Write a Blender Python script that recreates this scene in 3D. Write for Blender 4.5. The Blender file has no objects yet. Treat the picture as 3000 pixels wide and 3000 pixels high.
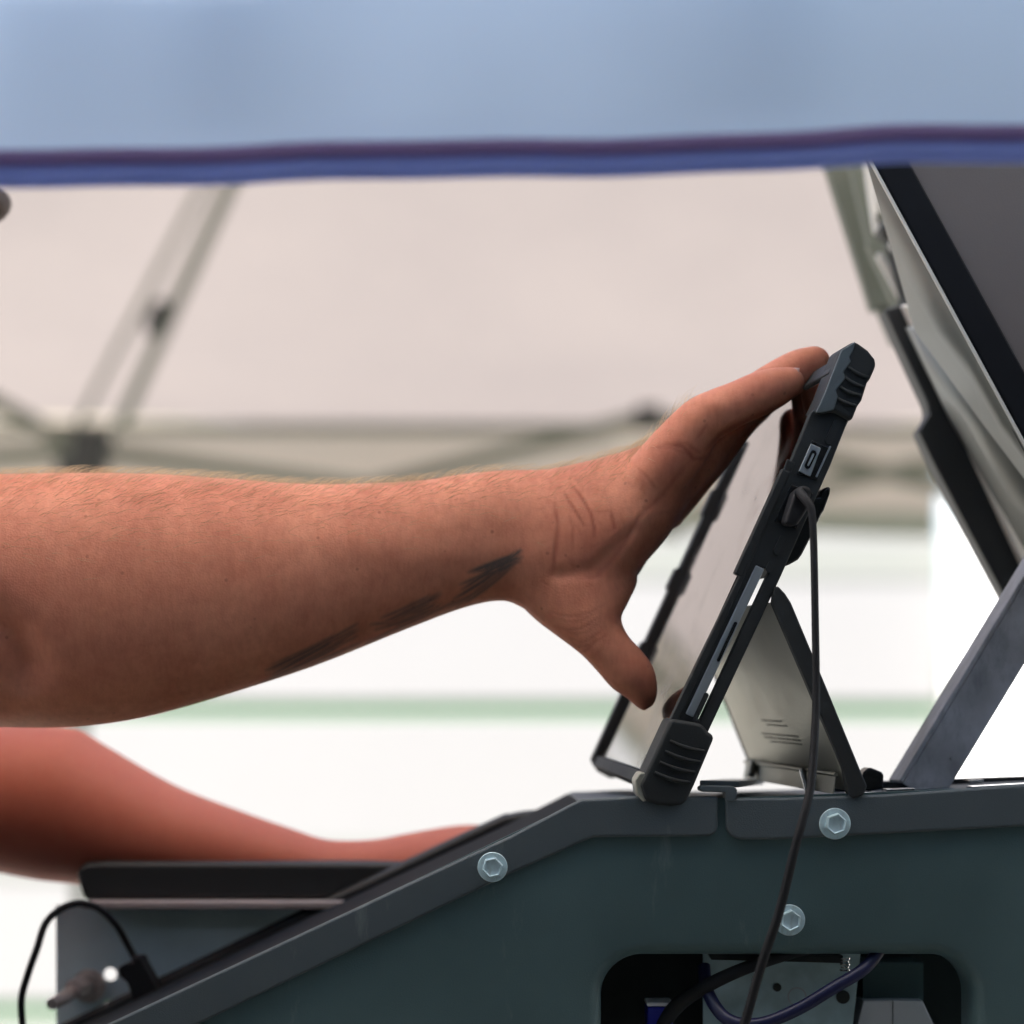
import bpy, bmesh, math, random
import numpy as np
from mathutils import Vector, Matrix
from math import radians as R, pi, sin, cos

random.seed(7)
rng = np.random.default_rng(7)
sc = bpy.context.scene
C = sc.collection

# ------------------------------------------------------------------ camera, light, exposure
K = 0.165e-3            # metres per photograph pixel at one metre
HZ = 2190               # row of the horizon in the photograph
ZC = 1.40
cam_d = bpy.data.cameras.new('camera')
cam = bpy.data.objects.new('camera', cam_d); C.objects.link(cam)
cam.location = (0, 0, ZC); cam.rotation_euler = (R(90), 0, 0)
cam_d.sensor_width = 36; cam_d.lens = 36 * 1.0 / (3000 * K)
cam_d.shift_y = (HZ - 1500) / 3000
cam_d.clip_start = 0.05; cam_d.clip_end = 200
cam_d.dof.use_dof = True; cam_d.dof.focus_distance = 1.01; cam_d.dof.aperture_fstop = 4.2
sc.camera = cam

SUN_EL, SUN_AZ = R(54), R(215)     # azimuth of the sun measured from +Y towards +X
sd = Vector((sin(SUN_AZ) * cos(SUN_EL), cos(SUN_AZ) * cos(SUN_EL), sin(SUN_EL)))
w = bpy.data.worlds.new('World'); sc.world = w; w.use_nodes = True
nt = w.node_tree; bg = nt.nodes['Background']
sky = nt.nodes.new('ShaderNodeTexSky'); sky.sky_type = 'NISHITA'; sky.sun_disc = False
sky.sun_elevation = SUN_EL; sky.sun_rotation = SUN_AZ; sky.air_density = 1.0; sky.dust_density = 3.0
nt.links.new(sky.outputs[0], bg.inputs[0]); bg.inputs[1].default_value = 0.14
sl = bpy.data.lights.new('sun', 'SUN'); sl.energy = 4.8; sl.angle = R(0.5); sl.color = (1, .95, .88)
so = bpy.data.objects.new('sun', sl); C.objects.link(so)
so.rotation_euler = sd.to_track_quat('Z', 'Y').to_euler()
sc.view_settings.view_transform = 'Standard'; sc.view_settings.look = 'None'
sc.view_settings.exposure = 1.68; sc.view_settings.gamma = 1
sc.cycles.use_denoising = True
sc.cycles.max_bounces = 10; sc.cycles.diffuse_bounces = 5; sc.cycles.transmission_bounces = 8
sc.cycles.caustics_reflective = False; sc.cycles.caustics_refractive = False
sc.cycles.sample_clamp_indirect = 6

# ------------------------------------------------------------------ helpers
def P(px, py, d):
    return Vector(((px - 1500) * K * d, d, ZC - (py - HZ) * K * d))

def mat(name, col, rough=.6, metal=0, noise=0, nscale=40, bump=0, bscale=300, spec=.5, sheen=0, trans=0, bstretch=None):
    m = bpy.data.materials.new(name); m.use_nodes = True
    t = m.node_tree; b = t.nodes['Principled BSDF']
    b.inputs['Base Color'].default_value = (*col, 1); b.inputs['Roughness'].default_value = rough
    b.inputs['Metallic'].default_value = metal; b.inputs['Specular IOR Level'].default_value = spec
    tc = t.nodes.new('ShaderNodeTexCoord')
    if noise:
        n = t.nodes.new('ShaderNodeTexNoise'); n.inputs['Scale'].default_value = nscale; n.inputs['Detail'].default_value = 6
        t.links.new(tc.outputs['Object'], n.inputs['Vector'])
        r = t.nodes.new('ShaderNodeValToRGB')
        r.color_ramp.elements[0].position = .3; r.color_ramp.elements[1].position = .7
        r.color_ramp.elements[0].color = (*[c * (1 - noise) for c in col], 1)
        r.color_ramp.elements[1].color = (*[min(1, c * (1 + noise)) for c in col], 1)
        t.links.new(n.outputs['Fac'], r.inputs[0]); t.links.new(r.outputs[0], b.inputs['Base Color'])
        mr = t.nodes.new('ShaderNodeMapRange'); mr.inputs[3].default_value = rough * .85; mr.inputs[4].default_value = min(1, rough * 1.2)
        t.links.new(n.outputs['Fac'], mr.inputs[0]); t.links.new(mr.outputs[0], b.inputs['Roughness'])
    if bump:
        n2 = t.nodes.new('ShaderNodeTexNoise'); n2.inputs['Scale'].default_value = bscale; n2.inputs['Detail'].default_value = 3
        if bstretch:
            mp = t.nodes.new('ShaderNodeMapping'); mp.inputs['Scale'].default_value = bstretch
            t.links.new(tc.outputs['Object'], mp.inputs[0]); t.links.new(mp.outputs[0], n2.inputs['Vector'])
        else:
            t.links.new(tc.outputs['Object'], n2.inputs['Vector'])
        bp = t.nodes.new('ShaderNodeBump'); bp.inputs['Strength'].default_value = bump; bp.inputs['Distance'].default_value = .001
        t.links.new(n2.outputs['Fac'], bp.inputs['Height']); t.links.new(bp.outputs[0], b.inputs['Normal'])
    if trans:      # thin fabric: part of the light passes through
        tr = t.nodes.new('ShaderNodeBsdfTranslucent'); tr.inputs[0].default_value = (*[min(1, c * 1.05) for c in col], 1)
        mx = t.nodes.new('ShaderNodeMixShader'); mx.inputs[0].default_value = trans
        o = t.nodes['Material Output']
        t.links.new(b.outputs[0], mx.inputs[1]); t.links.new(tr.outputs[0], mx.inputs[2]); t.links.new(mx.outputs[0], o.inputs[0])
    return m

def scuff(m, lo=.60, hi=.78, amt=.35, sc_=(35, 35, 9), tint=(.35, .38, .38)):
    t = m.node_tree; b = t.nodes['Principled BSDF']; src = b.inputs['Base Color'].links[0].from_socket
    tc = t.nodes.new('ShaderNodeTexCoord'); mp = t.nodes.new('ShaderNodeMapping'); mp.inputs['Scale'].default_value = sc_; mp.inputs['Rotation'].default_value = (0, .5, 0)
    n = t.nodes.new('ShaderNodeTexNoise'); n.inputs['Scale'].default_value = 1; n.inputs['Detail'].default_value = 12; n.inputs['Roughness'].default_value = .72
    r = t.nodes.new('ShaderNodeMapRange'); r.inputs[1].default_value = lo; r.inputs[2].default_value = hi; r.inputs[4].default_value = amt
    x = t.nodes.new('ShaderNodeMix'); x.data_type = 'RGBA'; x.inputs[7].default_value = (*tint, 1)
    t.links.new(tc.outputs['Object'], mp.inputs[0]); t.links.new(mp.outputs[0], n.inputs['Vector']); t.links.new(n.outputs['Fac'], r.inputs[0])
    t.links.new(r.outputs[0], x.inputs[0]); t.links.new(src, x.inputs[6]); t.links.new(x.outputs[2], b.inputs['Base Color'])

def tag(o, label=None, cat=None, group=None, kind=None):
    if label: o['label'] = label
    if cat: o['category'] = cat
    if group: o['group'] = group
    if kind: o['kind'] = kind
    return o

def empty(name, loc, label, cat, group=None):
    o = bpy.data.objects.new(name, None); C.objects.link(o); o.location = loc; o.empty_display_size = .05
    return tag(o, label, cat, group)

def link(name, bm, m, parent=None, smooth=False, bevel=0, seg=2, auto=True):
    me = bpy.data.meshes.new(name)
    if isinstance(bm, bmesh.types.BMesh):
        bmesh.ops.recalc_face_normals(bm, faces=bm.faces)
        bm.to_mesh(me); bm.free()
    else:
        me.from_pydata(bm[0], [], bm[1]); me.update()
    me.materials.append(m)
    o = bpy.data.objects.new(name, me); C.objects.link(o)
    if parent is not None:
        o.parent = parent; o.matrix_parent_inverse = Matrix.Translation(-Vector(parent.location)) if parent.type == 'EMPTY' else Matrix.Identity(4)
    if smooth or bevel:
        for p in me.polygons: p.use_smooth = True
    if bevel:
        b = o.modifiers.new('bevel', 'BEVEL'); b.width = bevel; b.segments = seg; b.limit_method = 'ANGLE'; b.angle_limit = R(35)
        b.harden_normals = True
    elif smooth and auto:
        try: me.set_sharp_from_angle(angle=R(45))
        except Exception: pass
    return o

def prism_to(bm, front, back):
    """closed solid between two polygons of equal length"""
    a = [bm.verts.new(p) for p in front]; b = [bm.verts.new(p) for p in back]
    n = len(a)
    bm.faces.new(a); bm.faces.new(b[::-1])
    for i in range(n):
        bm.faces.new((a[i], b[i], b[(i + 1) % n], a[(i + 1) % n]))

def prism(pts, d0, th):
    """polygon given in photograph pixels at depth d0, extruded straight back by th metres"""
    bm = bmesh.new(); f = [P(x, y, d0) for x, y in pts]
    prism_to(bm, f, [p + Vector((0, th, 0)) for p in f]); return bm

def box_to(bm, c, sx, sy, sz, rot=None):
    M = Matrix.Translation(c) @ (rot.to_4x4() if rot else Matrix.Identity(4)) @ Matrix.Diagonal((sx, sy, sz, 1))
    bmesh.ops.create_cube(bm, size=1, matrix=M)

def smooth_path(pts, n=8):
    pts = [Vector(p) for p in pts]; out = []
    for i in range(len(pts) - 1):
        p0 = pts[max(i - 1, 0)]; p1 = pts[i]; p2 = pts[i + 1]; p3 = pts[min(i + 2, len(pts) - 1)]
        for k in range(n):
            t = k / n
            out.append(.5 * ((2 * p1) + (-p0 + p2) * t + (2 * p0 - 5 * p1 + 4 * p2 - p3) * t * t + (-p0 + 3 * p1 - 3 * p2 + p3) * t ** 3))
    out.append(pts[-1]); return out

def tube_to(bm, pts, r, seg=12, n=8, sm=True):
    q = smooth_path(pts, n) if sm else [Vector(p) for p in pts]
    rs = r if isinstance(r, (list, tuple)) else [r] * len(q)
    if len(rs) != len(q): rs = list(np.interp(np.linspace(0, 1, len(q)), np.linspace(0, 1, len(rs)), rs))
    up = Vector((0, 1, 0)); rings = []
    for i, p in enumerate(q):
        t = (q[min(i + 1, len(q) - 1)] - q[max(i - 1, 0)]).normalized()
        u = (up - t * up.dot(t))
        if u.length < .1: u = Vector((1, 0, 0)) - t * t.x
        u.normalize(); v = t.cross(u); up = u
        rings.append([bm.verts.new(p + (u * cos(a) + v * sin(a)) * rs[i]) for a in [2 * pi * k / seg for k in range(seg)]])
    for a, b in zip(rings, rings[1:]):
        for k in range(seg): bm.faces.new((a[k], a[(k + 1) % seg], b[(k + 1) % seg], b[k]))
    bm.faces.new(rings[0][::-1]); bm.faces.new(rings[-1])

def cyl_to(bm, p0, p1, r, seg=24, r2=None):
    tube_to(bm, [p0, p1], [r, r if r2 is None else r2], seg, sm=False)

def rrect(x0, y0, x1, y1, r, n=8):
    out = []
    for cx, cy, a0 in ((x1 - r, y0 + r, -90), (x1 - r, y1 - r, 0), (x0 + r, y1 - r, 90), (x0 + r, y0 + r, 180)):
        for k in range(n + 1):
            a = R(a0 + 90 * k / n); out.append((cx + r * cos(a), cy + r * sin(a)))
    return out

# ------------------------------------------------------------------ materials
M = {}
M['canopy'] = mat('white_canopy_fabric', (.33, .288, .266), .8, noise=.2, nscale=1.8, trans=.42, bump=.2, bscale=400)
M['valance'] = mat('tan_valance_fabric', (.50, .435, .36), .85, noise=.04, nscale=3, trans=.42)
M['band'] = mat('grey_green_hem', (.30, .33, .27), .85, trans=.2)
M['tube'] = mat('painted_truss_tube', (.12, .13, .10), .5, metal=.2)
M['joint'] = mat('black_plastic_joint', (.012, .014, .013), .5)
M['awning'] = mat('pale_blue_awning_fabric', (.49, .65, .86), .8, noise=.04, nscale=4, trans=.6, bump=.2, bscale=500)
M['hem'] = mat('navy_hem', (.38, .46, .76), .75, noise=.1, nscale=30, trans=.6)
M['seam'] = mat('dark_purple_seam', (.40, .30, .54), .8, trans=.45)
M['diffuser'] = mat('added_light_diffuser', (.86, .80, .72), .8, trans=.75)
M['lightblock'] = mat('added_dark_blocker', (.13, .145, .14), .9)
M['wall'] = mat('white_siding', (.201, .203, .206), .7, noise=.02, nscale=1)
M['postwhite'] = mat('bright_white_post', (.8, .8, .8), .7)
M['gap'] = mat('pale_green_trim', (.05, .125, .055), .7)
M['ground'] = mat('concrete_ground', (.38, .37, .33), .9, noise=.15, nscale=3, bump=.5, bscale=60)
M['lawn'] = mat('lawn', (.05, .10, .03), .95, noise=.3, nscale=8)
M['panel'] = mat('teal_grey_powder_coat', (.075, .128, .135), .55, noise=.07, nscale=25, bump=.25, bscale=1400)
M['flange'] = mat('slate_grey_powder_coat', (.078, .098, .11), .5, noise=.05, nscale=25, bump=.25, bscale=1400)
scuff(M['panel']); scuff(M['flange'])
M['black'] = mat('black_rubber', (.012, .014, .016), .5, noise=.15, nscale=60, bump=.2, bscale=900)
M['blackgloss'] = mat('black_gloss_plastic', (.008, .009, .011), .25)
M['casegrey'] = mat('charcoal_case_plastic', (.012, .0145, .016), .66, noise=.15, nscale=90, bump=.15, bscale=1500)
M['deckblack'] = mat('matt_black_deck', (.008, .009, .010), .85, spec=.2)
M['zinc'] = mat('zinc_plated_steel', (.66, .84, .92), .30, metal=.35, noise=.12, nscale=200)
M['galv'] = mat('galvanised_steel', (.46, .46, .50), .55, metal=.2, noise=.28, nscale=38, bump=.3, bscale=120)
M['stud'] = mat('plated_stud', (.55, .48, .46), .35, metal=.4, noise=.2, nscale=300)
M['plate'] = mat('brushed_plate', (.38, .37, .31), .42, metal=.45, noise=.07, nscale=50, bump=.15, bscale=500)
M['silver'] = mat('silver_aluminium', (.40, .44, .48), .38, metal=.7)
M['chrome'] = mat('bright_steel', (.7, .7, .7), .15, metal=1)
M['cable'] = mat('black_cable', (.012, .012, .014), .6, spec=.3)
M['bluecable'] = mat('dark_blue_cable', (.006, .008, .05), .4)
M['bluepl'] = mat('blue_plastic', (.01, .015, .30), .4)
M['border'] = mat('matt_black_border', (.006, .007, .010), .6, spec=.15)
M['paper'] = mat('white_card', (.8, .8, .84), .7)
M['hoodgrey'] = mat('hood_inner_grey', (.20, .205, .185), .42, noise=.06, nscale=8)
M['hoodbrown'] = mat('brown_grey_panel', (.15, .125, .115), .3, noise=.05, nscale=12, bump=.1, bscale=1200)
M['white_edge'] = mat('pale_edge_trim', (.62, .60, .55), .5)
M['ink'] = mat('grey_print', (.20, .20, .18), .6)

scuff(M['zinc'], .52, .7, .6, (220, 220, 90), (.30, .36, .36)); scuff(M['galv'], .5, .7, .6, (60, 60, 25), (.16, .17, .19)); scuff(M['casegrey'], .62, .8, .25, (80, 80, 30), (.2, .2, .2))

# screen glass with faint finger smears
m = bpy.data.materials.new('screen_glass'); m.use_nodes = True; t = m.node_tree; b = t.nodes['Principled BSDF']
b.inputs['Base Color'].default_value = (.006, .006, .007, 1); b.inputs['Specular IOR Level'].default_value = .9
b.inputs['IOR'].default_value = 1.6; b.inputs['Coat Weight'].default_value = 1; b.inputs['Coat Roughness'].default_value = .03
tc = t.nodes.new('ShaderNodeTexCoord'); mp = t.nodes.new('ShaderNodeMapping'); mp.inputs['Scale'].default_value = (90, 25, 9)
n = t.nodes.new('ShaderNodeTexNoise'); n.inputs['Scale'].default_value = 1; n.inputs['Detail'].default_value = 4
r = t.nodes.new('ShaderNodeValToRGB'); r.color_ramp.elements[0].position = .47; r.color_ramp.elements[0].color = (.05, .05, .05, 1)
r.color_ramp.elements[1].position = .72; r.color_ramp.elements[1].color = (.30, .30, .30, 1)
t.links.new(tc.outputs['Object'], mp.inputs[0]); t.links.new(mp.outputs[0], n.inputs['Vector']); t.links.new(n.outputs['Fac'], r.inputs[0])
t.links.new(r.outputs[0], b.inputs['Roughness']); M['glass'] = m

# skin: colour variation, tattoo ink, creases and painted shade come from mesh attributes laid on the skin itself
m = bpy.data.materials.new('skin'); m.use_nodes = True; t = m.node_tree; b = t.nodes['Principled BSDF']
N = t.nodes.new; L = t.links.new
tc = N('ShaderNodeTexCoord')
n1 = N('ShaderNodeTexNoise'); n1.inputs['Scale'].default_value = 22; n1.inputs['Detail'].default_value = 5
L(tc.outputs['Object'], n1.inputs['Vector'])
r1 = N('ShaderNodeValToRGB'); r1.color_ramp.elements[0].position = .3; r1.color_ramp.elements[1].position = .7
r1.color_ramp.elements[0].color = (.63, .232, .138, 1); r1.color_ramp.elements[1].color = (.77, .315, .19, 1)
L(n1.outputs['Fac'], r1.inputs[0])
mpv = N('ShaderNodeMapping'); mpv.inputs['Scale'].default_value = (420, 200, 130)
nv = N('ShaderNodeTexNoise'); nv.inputs['Scale'].default_value = 1; nv.inputs['Detail'].default_value = 3
L(tc.outputs['Object'], mpv.inputs[0]); L(mpv.outputs[0], nv.inputs['Vector'])
rv = N('ShaderNodeValToRGB'); rv.color_ramp.elements[0].position = .38; rv.color_ramp.elements[1].position = .58
rv.color_ramp.elements[0].color = (.80, .74, .72, 1); rv.color_ramp.elements[1].color = (1, 1, 1, 1)
L(nv.outputs['Fac'], rv.inputs[0])
ml = N('ShaderNodeMix'); ml.data_type = 'RGBA'; ml.blend_type = 'MULTIPLY'; ml.inputs[0].default_value = .32
nb = N('ShaderNodeTexNoise'); nb.inputs['Scale'].default_value = 120; nb.inputs['Detail'].default_value = 6; nb.inputs['Roughness'].default_value = .65
L(tc.outputs['Object'], nb.inputs['Vector'])
rb = N('ShaderNodeValToRGB'); rb.color_ramp.elements[0].position = .36; rb.color_ramp.elements[1].position = .62
rb.color_ramp.elements[0].color = (.74, .60, .58, 1); rb.color_ramp.elements[1].color = (1.0, 1.0, 1.0, 1)
L(nb.outputs['Fac'], rb.inputs[0])
mb = N('ShaderNodeMix'); mb.data_type = 'RGBA'; mb.blend_type = 'MULTIPLY'; mb.inputs[0].default_value = .42
L(r1.outputs[0], mb.inputs[6]); L(rb.outputs[0], mb.inputs[7])
vf = N('ShaderNodeTexVoronoi'); vf.inputs['Scale'].default_value = 95; vf.inputs['Randomness'].default_value = 1
L(tc.outputs['Object'], vf.inputs['Vector'])
rf = N('ShaderNodeMapRange'); rf.inputs[1].default_value = .05; rf.inputs[2].default_value = .11; rf.inputs[3].default_value = .55; rf.inputs[4].default_value = 0
L(vf.outputs['Distance'], rf.inputs[0])
mf = N('ShaderNodeMix'); mf.data_type = 'RGBA'; mf.inputs[7].default_value = (.30, .10, .06, 1)
L(rf.outputs[0], mf.inputs[0]); L(mb.outputs[2], mf.inputs[6]); L(mf.outputs[2], ml.inputs[6]); L(rv.outputs[0], ml.inputs[7])
ar = N('ShaderNodeAttribute'); ar.attribute_name = 'flush_shade'
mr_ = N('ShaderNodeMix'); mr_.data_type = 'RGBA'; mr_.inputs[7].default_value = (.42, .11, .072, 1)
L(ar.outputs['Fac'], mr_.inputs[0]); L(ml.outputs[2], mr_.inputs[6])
at = N('ShaderNodeAttribute'); at.attribute_name = 'ink'
mt = N('ShaderNodeMix'); mt.data_type = 'RGBA'; mt.inputs[7].default_value = (.065, .085, .08, 1)
L(at.outputs['Fac'], mt.inputs[0]); L(mr_.outputs[2], mt.inputs[6])
ac = N('ShaderNodeAttribute'); ac.attribute_name = 'crease_shade'
mcr = N('ShaderNodeMix'); mcr.data_type = 'RGBA'; mcr.blend_type = 'MULTIPLY'; mcr.inputs[7].default_value = (.62, .47, .46, 1)  # darkens and reddens creases: their shade is put into the colour
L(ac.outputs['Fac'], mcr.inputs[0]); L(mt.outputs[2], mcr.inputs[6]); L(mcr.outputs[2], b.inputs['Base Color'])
b.inputs['Subsurface Weight'].default_value = .25; b.inputs['Subsurface Radius'].default_value = (1, .35, .2); b.inputs['Subsurface Scale'].default_value = .006
b.inputs['Roughness'].default_value = .62; b.inputs['Specular IOR Level'].default_value = .28
n3 = N('ShaderNodeTexVoronoi'); n3.inputs['Scale'].default_value = 900
L(tc.outputs['Object'], n3.inputs['Vector'])
b1 = N('ShaderNodeBump'); b1.inputs['Strength'].default_value = .22; b1.inputs['Distance'].default_value = .0004
L(n3.outputs['Distance'], b1.inputs['Height'])
b2 = N('ShaderNodeBump'); b2.inputs['Strength'].default_value = .9; b2.inputs['Distance'].default_value = .00035; b2.invert = True
L(ac.outputs['Fac'], b2.inputs['Height']); L(b1.outputs[0], b2.inputs['Normal']); L(b2.outputs[0], b.inputs['Normal'])
M['skin'] = m
M['hair'] = mat('blond_arm_hair', (.55, .38, .20), .5)
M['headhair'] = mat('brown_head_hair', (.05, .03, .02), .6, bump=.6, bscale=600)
M['eye'] = mat('eye_white', (.7, .68, .65), .2)
M['iris'] = mat('dark_iris', (.03, .02, .015), .2)
M['shirt'] = mat('dark_grey_shirt', (.06, .065, .07), .9, noise=.1, nscale=20, bump=.4, bscale=900)
M['nail'] = mat('finger_nail', (.62, .36, .29), .3)

# ------------------------------------------------------------------ ground and surroundings
bm = bmesh.new(); bmesh.ops.create_grid(bm, x_segments=2, y_segments=2, size=60)
tag(link('ground', bm, M['ground']), kind='structure')

# white building behind
D = 9.0
bld = empty('white_building', (0, D, 0), 'overexposed white building side with pale green seams behind the canopy', 'building')
def zz(py, d): return ZC - (py - HZ) * K * d
def xx(px, d): return (px - 1500) * K * d
seams = [0.0, zz(2960, D), zz(2080, D), zz(1210, D), 3.2]
bm = bmesh.new()
xr = xx(2755, D)
for z0, z1 in zip(seams, seams[1:]):
    a, b_ = z0 + .034, z1 - .034
    box_to(bm, Vector(((xr - 7) / 2, D + .05, (a + b_) / 2)), xr + 7, .1, b_ - a)
link('siding_panel', bm, M['wall'], bld, bevel=.008)
bm = bmesh.new()
for z in seams[1:4]:
    box_to(bm, Vector(((xr - 7) / 2, D + .05, z)), xr + 7, .06, .067)
link('seam_trim', bm, M['gap'], bld)
bm = bmesh.new()
for i in range(4):
    zm = (seams[i] + seams[i + 1]) / 2
    for dz in (-.0, ):
        box_to(bm, Vector(((xr - 7) / 2, D - .004, zm + dz)), xr + 7, .008, .16)
link('panel_rib', bm, mat('grey_rib', (.170, .180, .168), .7), bld)
bm = bmesh.new(); box_to(bm, Vector((xr + .28, D - .05, 1.6)), .50, .2, 3.2); link('corner_post', bm, M['postwhite'], bld, bevel=.01)
bm = bmesh.new()
box_to(bm, Vector((xr + 2.9, D + .05, 1.6)), 4.7, .1, 3.2); link('end_wall', bm, M['wall'], bld)

# far canopy tent: roof, valance, scissor truss
E = 5.5
ten = empty('canopy_tent', (0, E, 0), 'white pop up canopy tent with scissor truss bars and tan valance in the background', 'canopy')
ze = zz(1240, E)
roof = bmesh.new()
nx, ny = 40, 14
xa, xb = -3.2, 3.2
def roofz(x, y):
    t_ = abs(y - 3.9) / 1.6
    return ze + .95 * (1 - t_) - .06 * sin(pi * t_) + .012 * sin(x * 2.3 + y * 3) + .008 * sin(x * 5.1 - y * 2) - .04 * cos(x / 3.2 * pi * 2) * (1 - t_)
ys = np.linspace(2.3, E, ny * 2 + 1)
g = [[roof.verts.new((x, y, roofz(x, y))) for y in ys] for x in np.linspace(xa, xb, nx + 1)]
for i in range(nx):
    for j in range(ny * 2): roof.faces.new((g[i][j], g[i + 1][j], g[i + 1][j + 1], g[i][j + 1]))
link('roof', roof, M['canopy'], ten, smooth=True, auto=False)
# valance hanging from the eave
vb = zz(1548, E)
bm = bmesh.new(); xv = np.linspace(xa, xx(2745, E), 60)
rows = []
for k, f in enumerate((0, .33, .66, 1)):
    rows.append([bm.verts.new((x, E + .012 + .012 * f * sin(x * 6), roofz(x, E) + (vb - ze) * f + (.012 * sin(x * 4.2) if f == 1 else 0))) for x in xv])
for a, b_ in zip(rows, rows[1:]):
    for i in range(len(xv) - 1): bm.faces.new((a[i], a[i + 1], b_[i + 1], b_[i]))
link('valance', bm, M['valance'], ten, smooth=True, auto=False)
bm = bmesh.new()
for x0, x1 in zip(xv, xv[1:]):
    z0 = vb + .012 * sin(x0 * 4.2); z1 = vb + .012 * sin(x1 * 4.2)
    y0 = E + .002 + .012 * sin(x0 * 6); y1 = E + .002 + .012 * sin(x1 * 6)
    h0 = .028 + .022 * max(0, (x0 + .2)); h1 = .028 + .022 * max(0, (x1 + .2))
    f = [Vector((x0, y0, z0 - .012)), Vector((x1, y1, z1 - .012)), Vector((x1, y1, z1 + h1)), Vector((x0, y0, z0 + h0))]
    prism_to(bm, f, [p + Vector((0, .005, 0)) for p in f])
link('valance_hem', bm, M['band'], ten)
bm = bmesh.new(); cyl_to(bm, Vector((xa, E - .02, ze - .012)), Vector((xb, E - .02, ze - .02)), .013, 12); link('eave_bar', bm, M['tube'], ten, smooth=True)
def bar(name, pa, pb, da, db, r, mk):
    bm = bmesh.new(); a = P(*pa, da); b_ = P(*pb, db)
    q = (b_ - a).to_track_quat('X', 'Z').to_matrix(); box_to(bm, (a + b_) / 2, (b_ - a).length, r, r * 1.3, q)
    return link(name, bm, M[mk], ten, bevel=.003)
for (a, b_, d1, d2, r_) in (((255, 1320), (1290, 1460), 4.9, 5.0, .022), ((1040, 1440), (1900, 1222), 5.05, 5.15, .022),
                       ((1900, 1222), (2820, 1440), 5.15, 5.2, .022), ((1290, 1460), (2000, 1560), 5.0, 5.1, .022),
                       ((255, 1320), (-500, 1380), 4.9, 4.9, .022), ((2060, 1500), (2860, 1330), 5.1, 5.2, .022),
                       ((255, 1330), (-320, 1010), 4.85, 4.6, .02)):
    bar('truss_bar', a, b_, d1, d2, r_ * 1.35, 'tube')
bar('roof_strut', (345, 1262), (692, 500), 4.4, 4.0, .020, 'tube')
bar('roof_strut', (215, 1270), (615, 505), 4.9, 4.55, .012, 'tube')
bar('strut_clip', (442, 965), (476, 898), 4.2, 4.15, .028, 'joint')
bar('truss_hinge', (1865, 1226), (1935, 1222), 5.1, 5.1, .045, 'joint')
bm = bmesh.new()
box_to(bm, P(262, 1345, 4.75), .085, .07, .14, Matrix.Rotation(R(8), 3, 'Y')); box_to(bm, P(215, 1390, 4.75), .07, .06, .09)
link('corner_joint', bm, M['joint'], ten, bevel=.01)
bm = bmesh.new(); box_to(bm, P(235, 1400, 4.8) * 1 - Vector((0, 0, .98)), .032, .032, 1.7); link('leg', bm, M['tube'], ten, bevel=.004)
for x in (xa, xb):
    for y in (2.3, E):
        bm = bmesh.new(); box_to(bm, Vector((x, y, ze / 2)), .035, .035, ze); link('leg', bm, M['tube'], ten, bevel=.004)

# ------------------------------------------------------------------ near blue awning with added unseen roofs and walls shaping the light
A = .75
aw = empty('blue_awning', (0, A, 0), 'pale blue fabric awning with a navy hem across the top of the view', 'awning')
def hem_z(px):      # lower edge of the light fabric
    return np.interp(px, [-4000, 0, 700, 1100, 1400, 2000, 2600, 3000, 7000], [500, 452, 440, 432, 428, 410, 388, 382, 330])
pxs = np.concatenate([np.linspace(-14000, -300, 14), np.linspace(0, 3000, 90), np.linspace(3300, 17000, 14)])
def aw_rows(offs, dy, mk, name, th=0):
    bm = bmesh.new(); rows = []
    for o in offs:
        rr = []
        for px in pxs:
            hz = hem_z(px); q = P(px, hz + o, A)
            wob = .0022 * sin(px * .004) + .0010 * sin(px * .011 + 1)
            fold_ = min(1, max(0, (-o - 60) / 600)) * (.0065 * sin(px * .0036 + o * .0006) + .003 * sin(px * .0083 + 2)); dy_ = fold_
            rr.append(bm.verts.new(q + Vector((0, dy_ + dy + wob * (1 if o > -400 else 1.5) - (.05 if o < -600 else 0), 0))))
        rows.append(rr)
    for a, b_ in zip(rows, rows[1:]):
        for i in range(len(pxs) - 1): bm.faces.new((a[i], a[i + 1], b_[i + 1], b_[i]))
    o = link(name, bm, M[mk], aw, smooth=True, auto=False)
    if th:
        s = o.modifiers.new('thick', 'SOLIDIFY'); s.thickness = th; s.offset = 0
    return o
aw_rows([2, -60, -120, -200, -300, -430, -560, -700, -1000, -1600, -3000, -4800], 0, 'awning', 'fabric')
aw_rows([-2, 22, 44], -.004, 'seam', 'hem_seam', .004)
aw_rows([40, 68, 96], -.002, 'hem', 'hem', .006)
ztop = P(1500, 428 - 4800, A).z
bm = bmesh.new()
v = [bm.verts.new(p) for p in ((-2.2, .32, ztop + .03), (2.3, .32, ztop + .03), (2.3, -1.6, ztop + .35), (-2.2, -1.6, ztop + .35))]
bm.faces.new(v); o = link('roof', bm, M['lightblock'], aw); s = o.modifiers.new('t', 'SOLIDIFY'); s.thickness = .01  # added unseen roof, keeps light off the camera side
bm = bmesh.new()
v = [bm.verts.new(p) for p in ((-2.3, .30, ztop + .012), (2.3, .30, ztop + .012), (2.3, 1.2, ztop + .05), (-2.3, 1.2, ztop + .05))]
bm.faces.new(v); link('added_light_roof', bm, M['diffuser'], aw)  # added unseen translucent roof, a soft overhead light for the arms
bm = bmesh.new(); box_to(bm, Vector((.05, -1.6, 1.25)), 4.5, .02, 2.5)
box_to(bm, Vector((-2.2, -.45, 1.15)), .02, 2.2, 2.3); box_to(bm, Vector((2.3, -.45, 1.15)), .02, 2.2, 2.3)
link('added_side_wall', bm, M['lightblock'], aw)  # added unseen walls that darken the camera side

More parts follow.
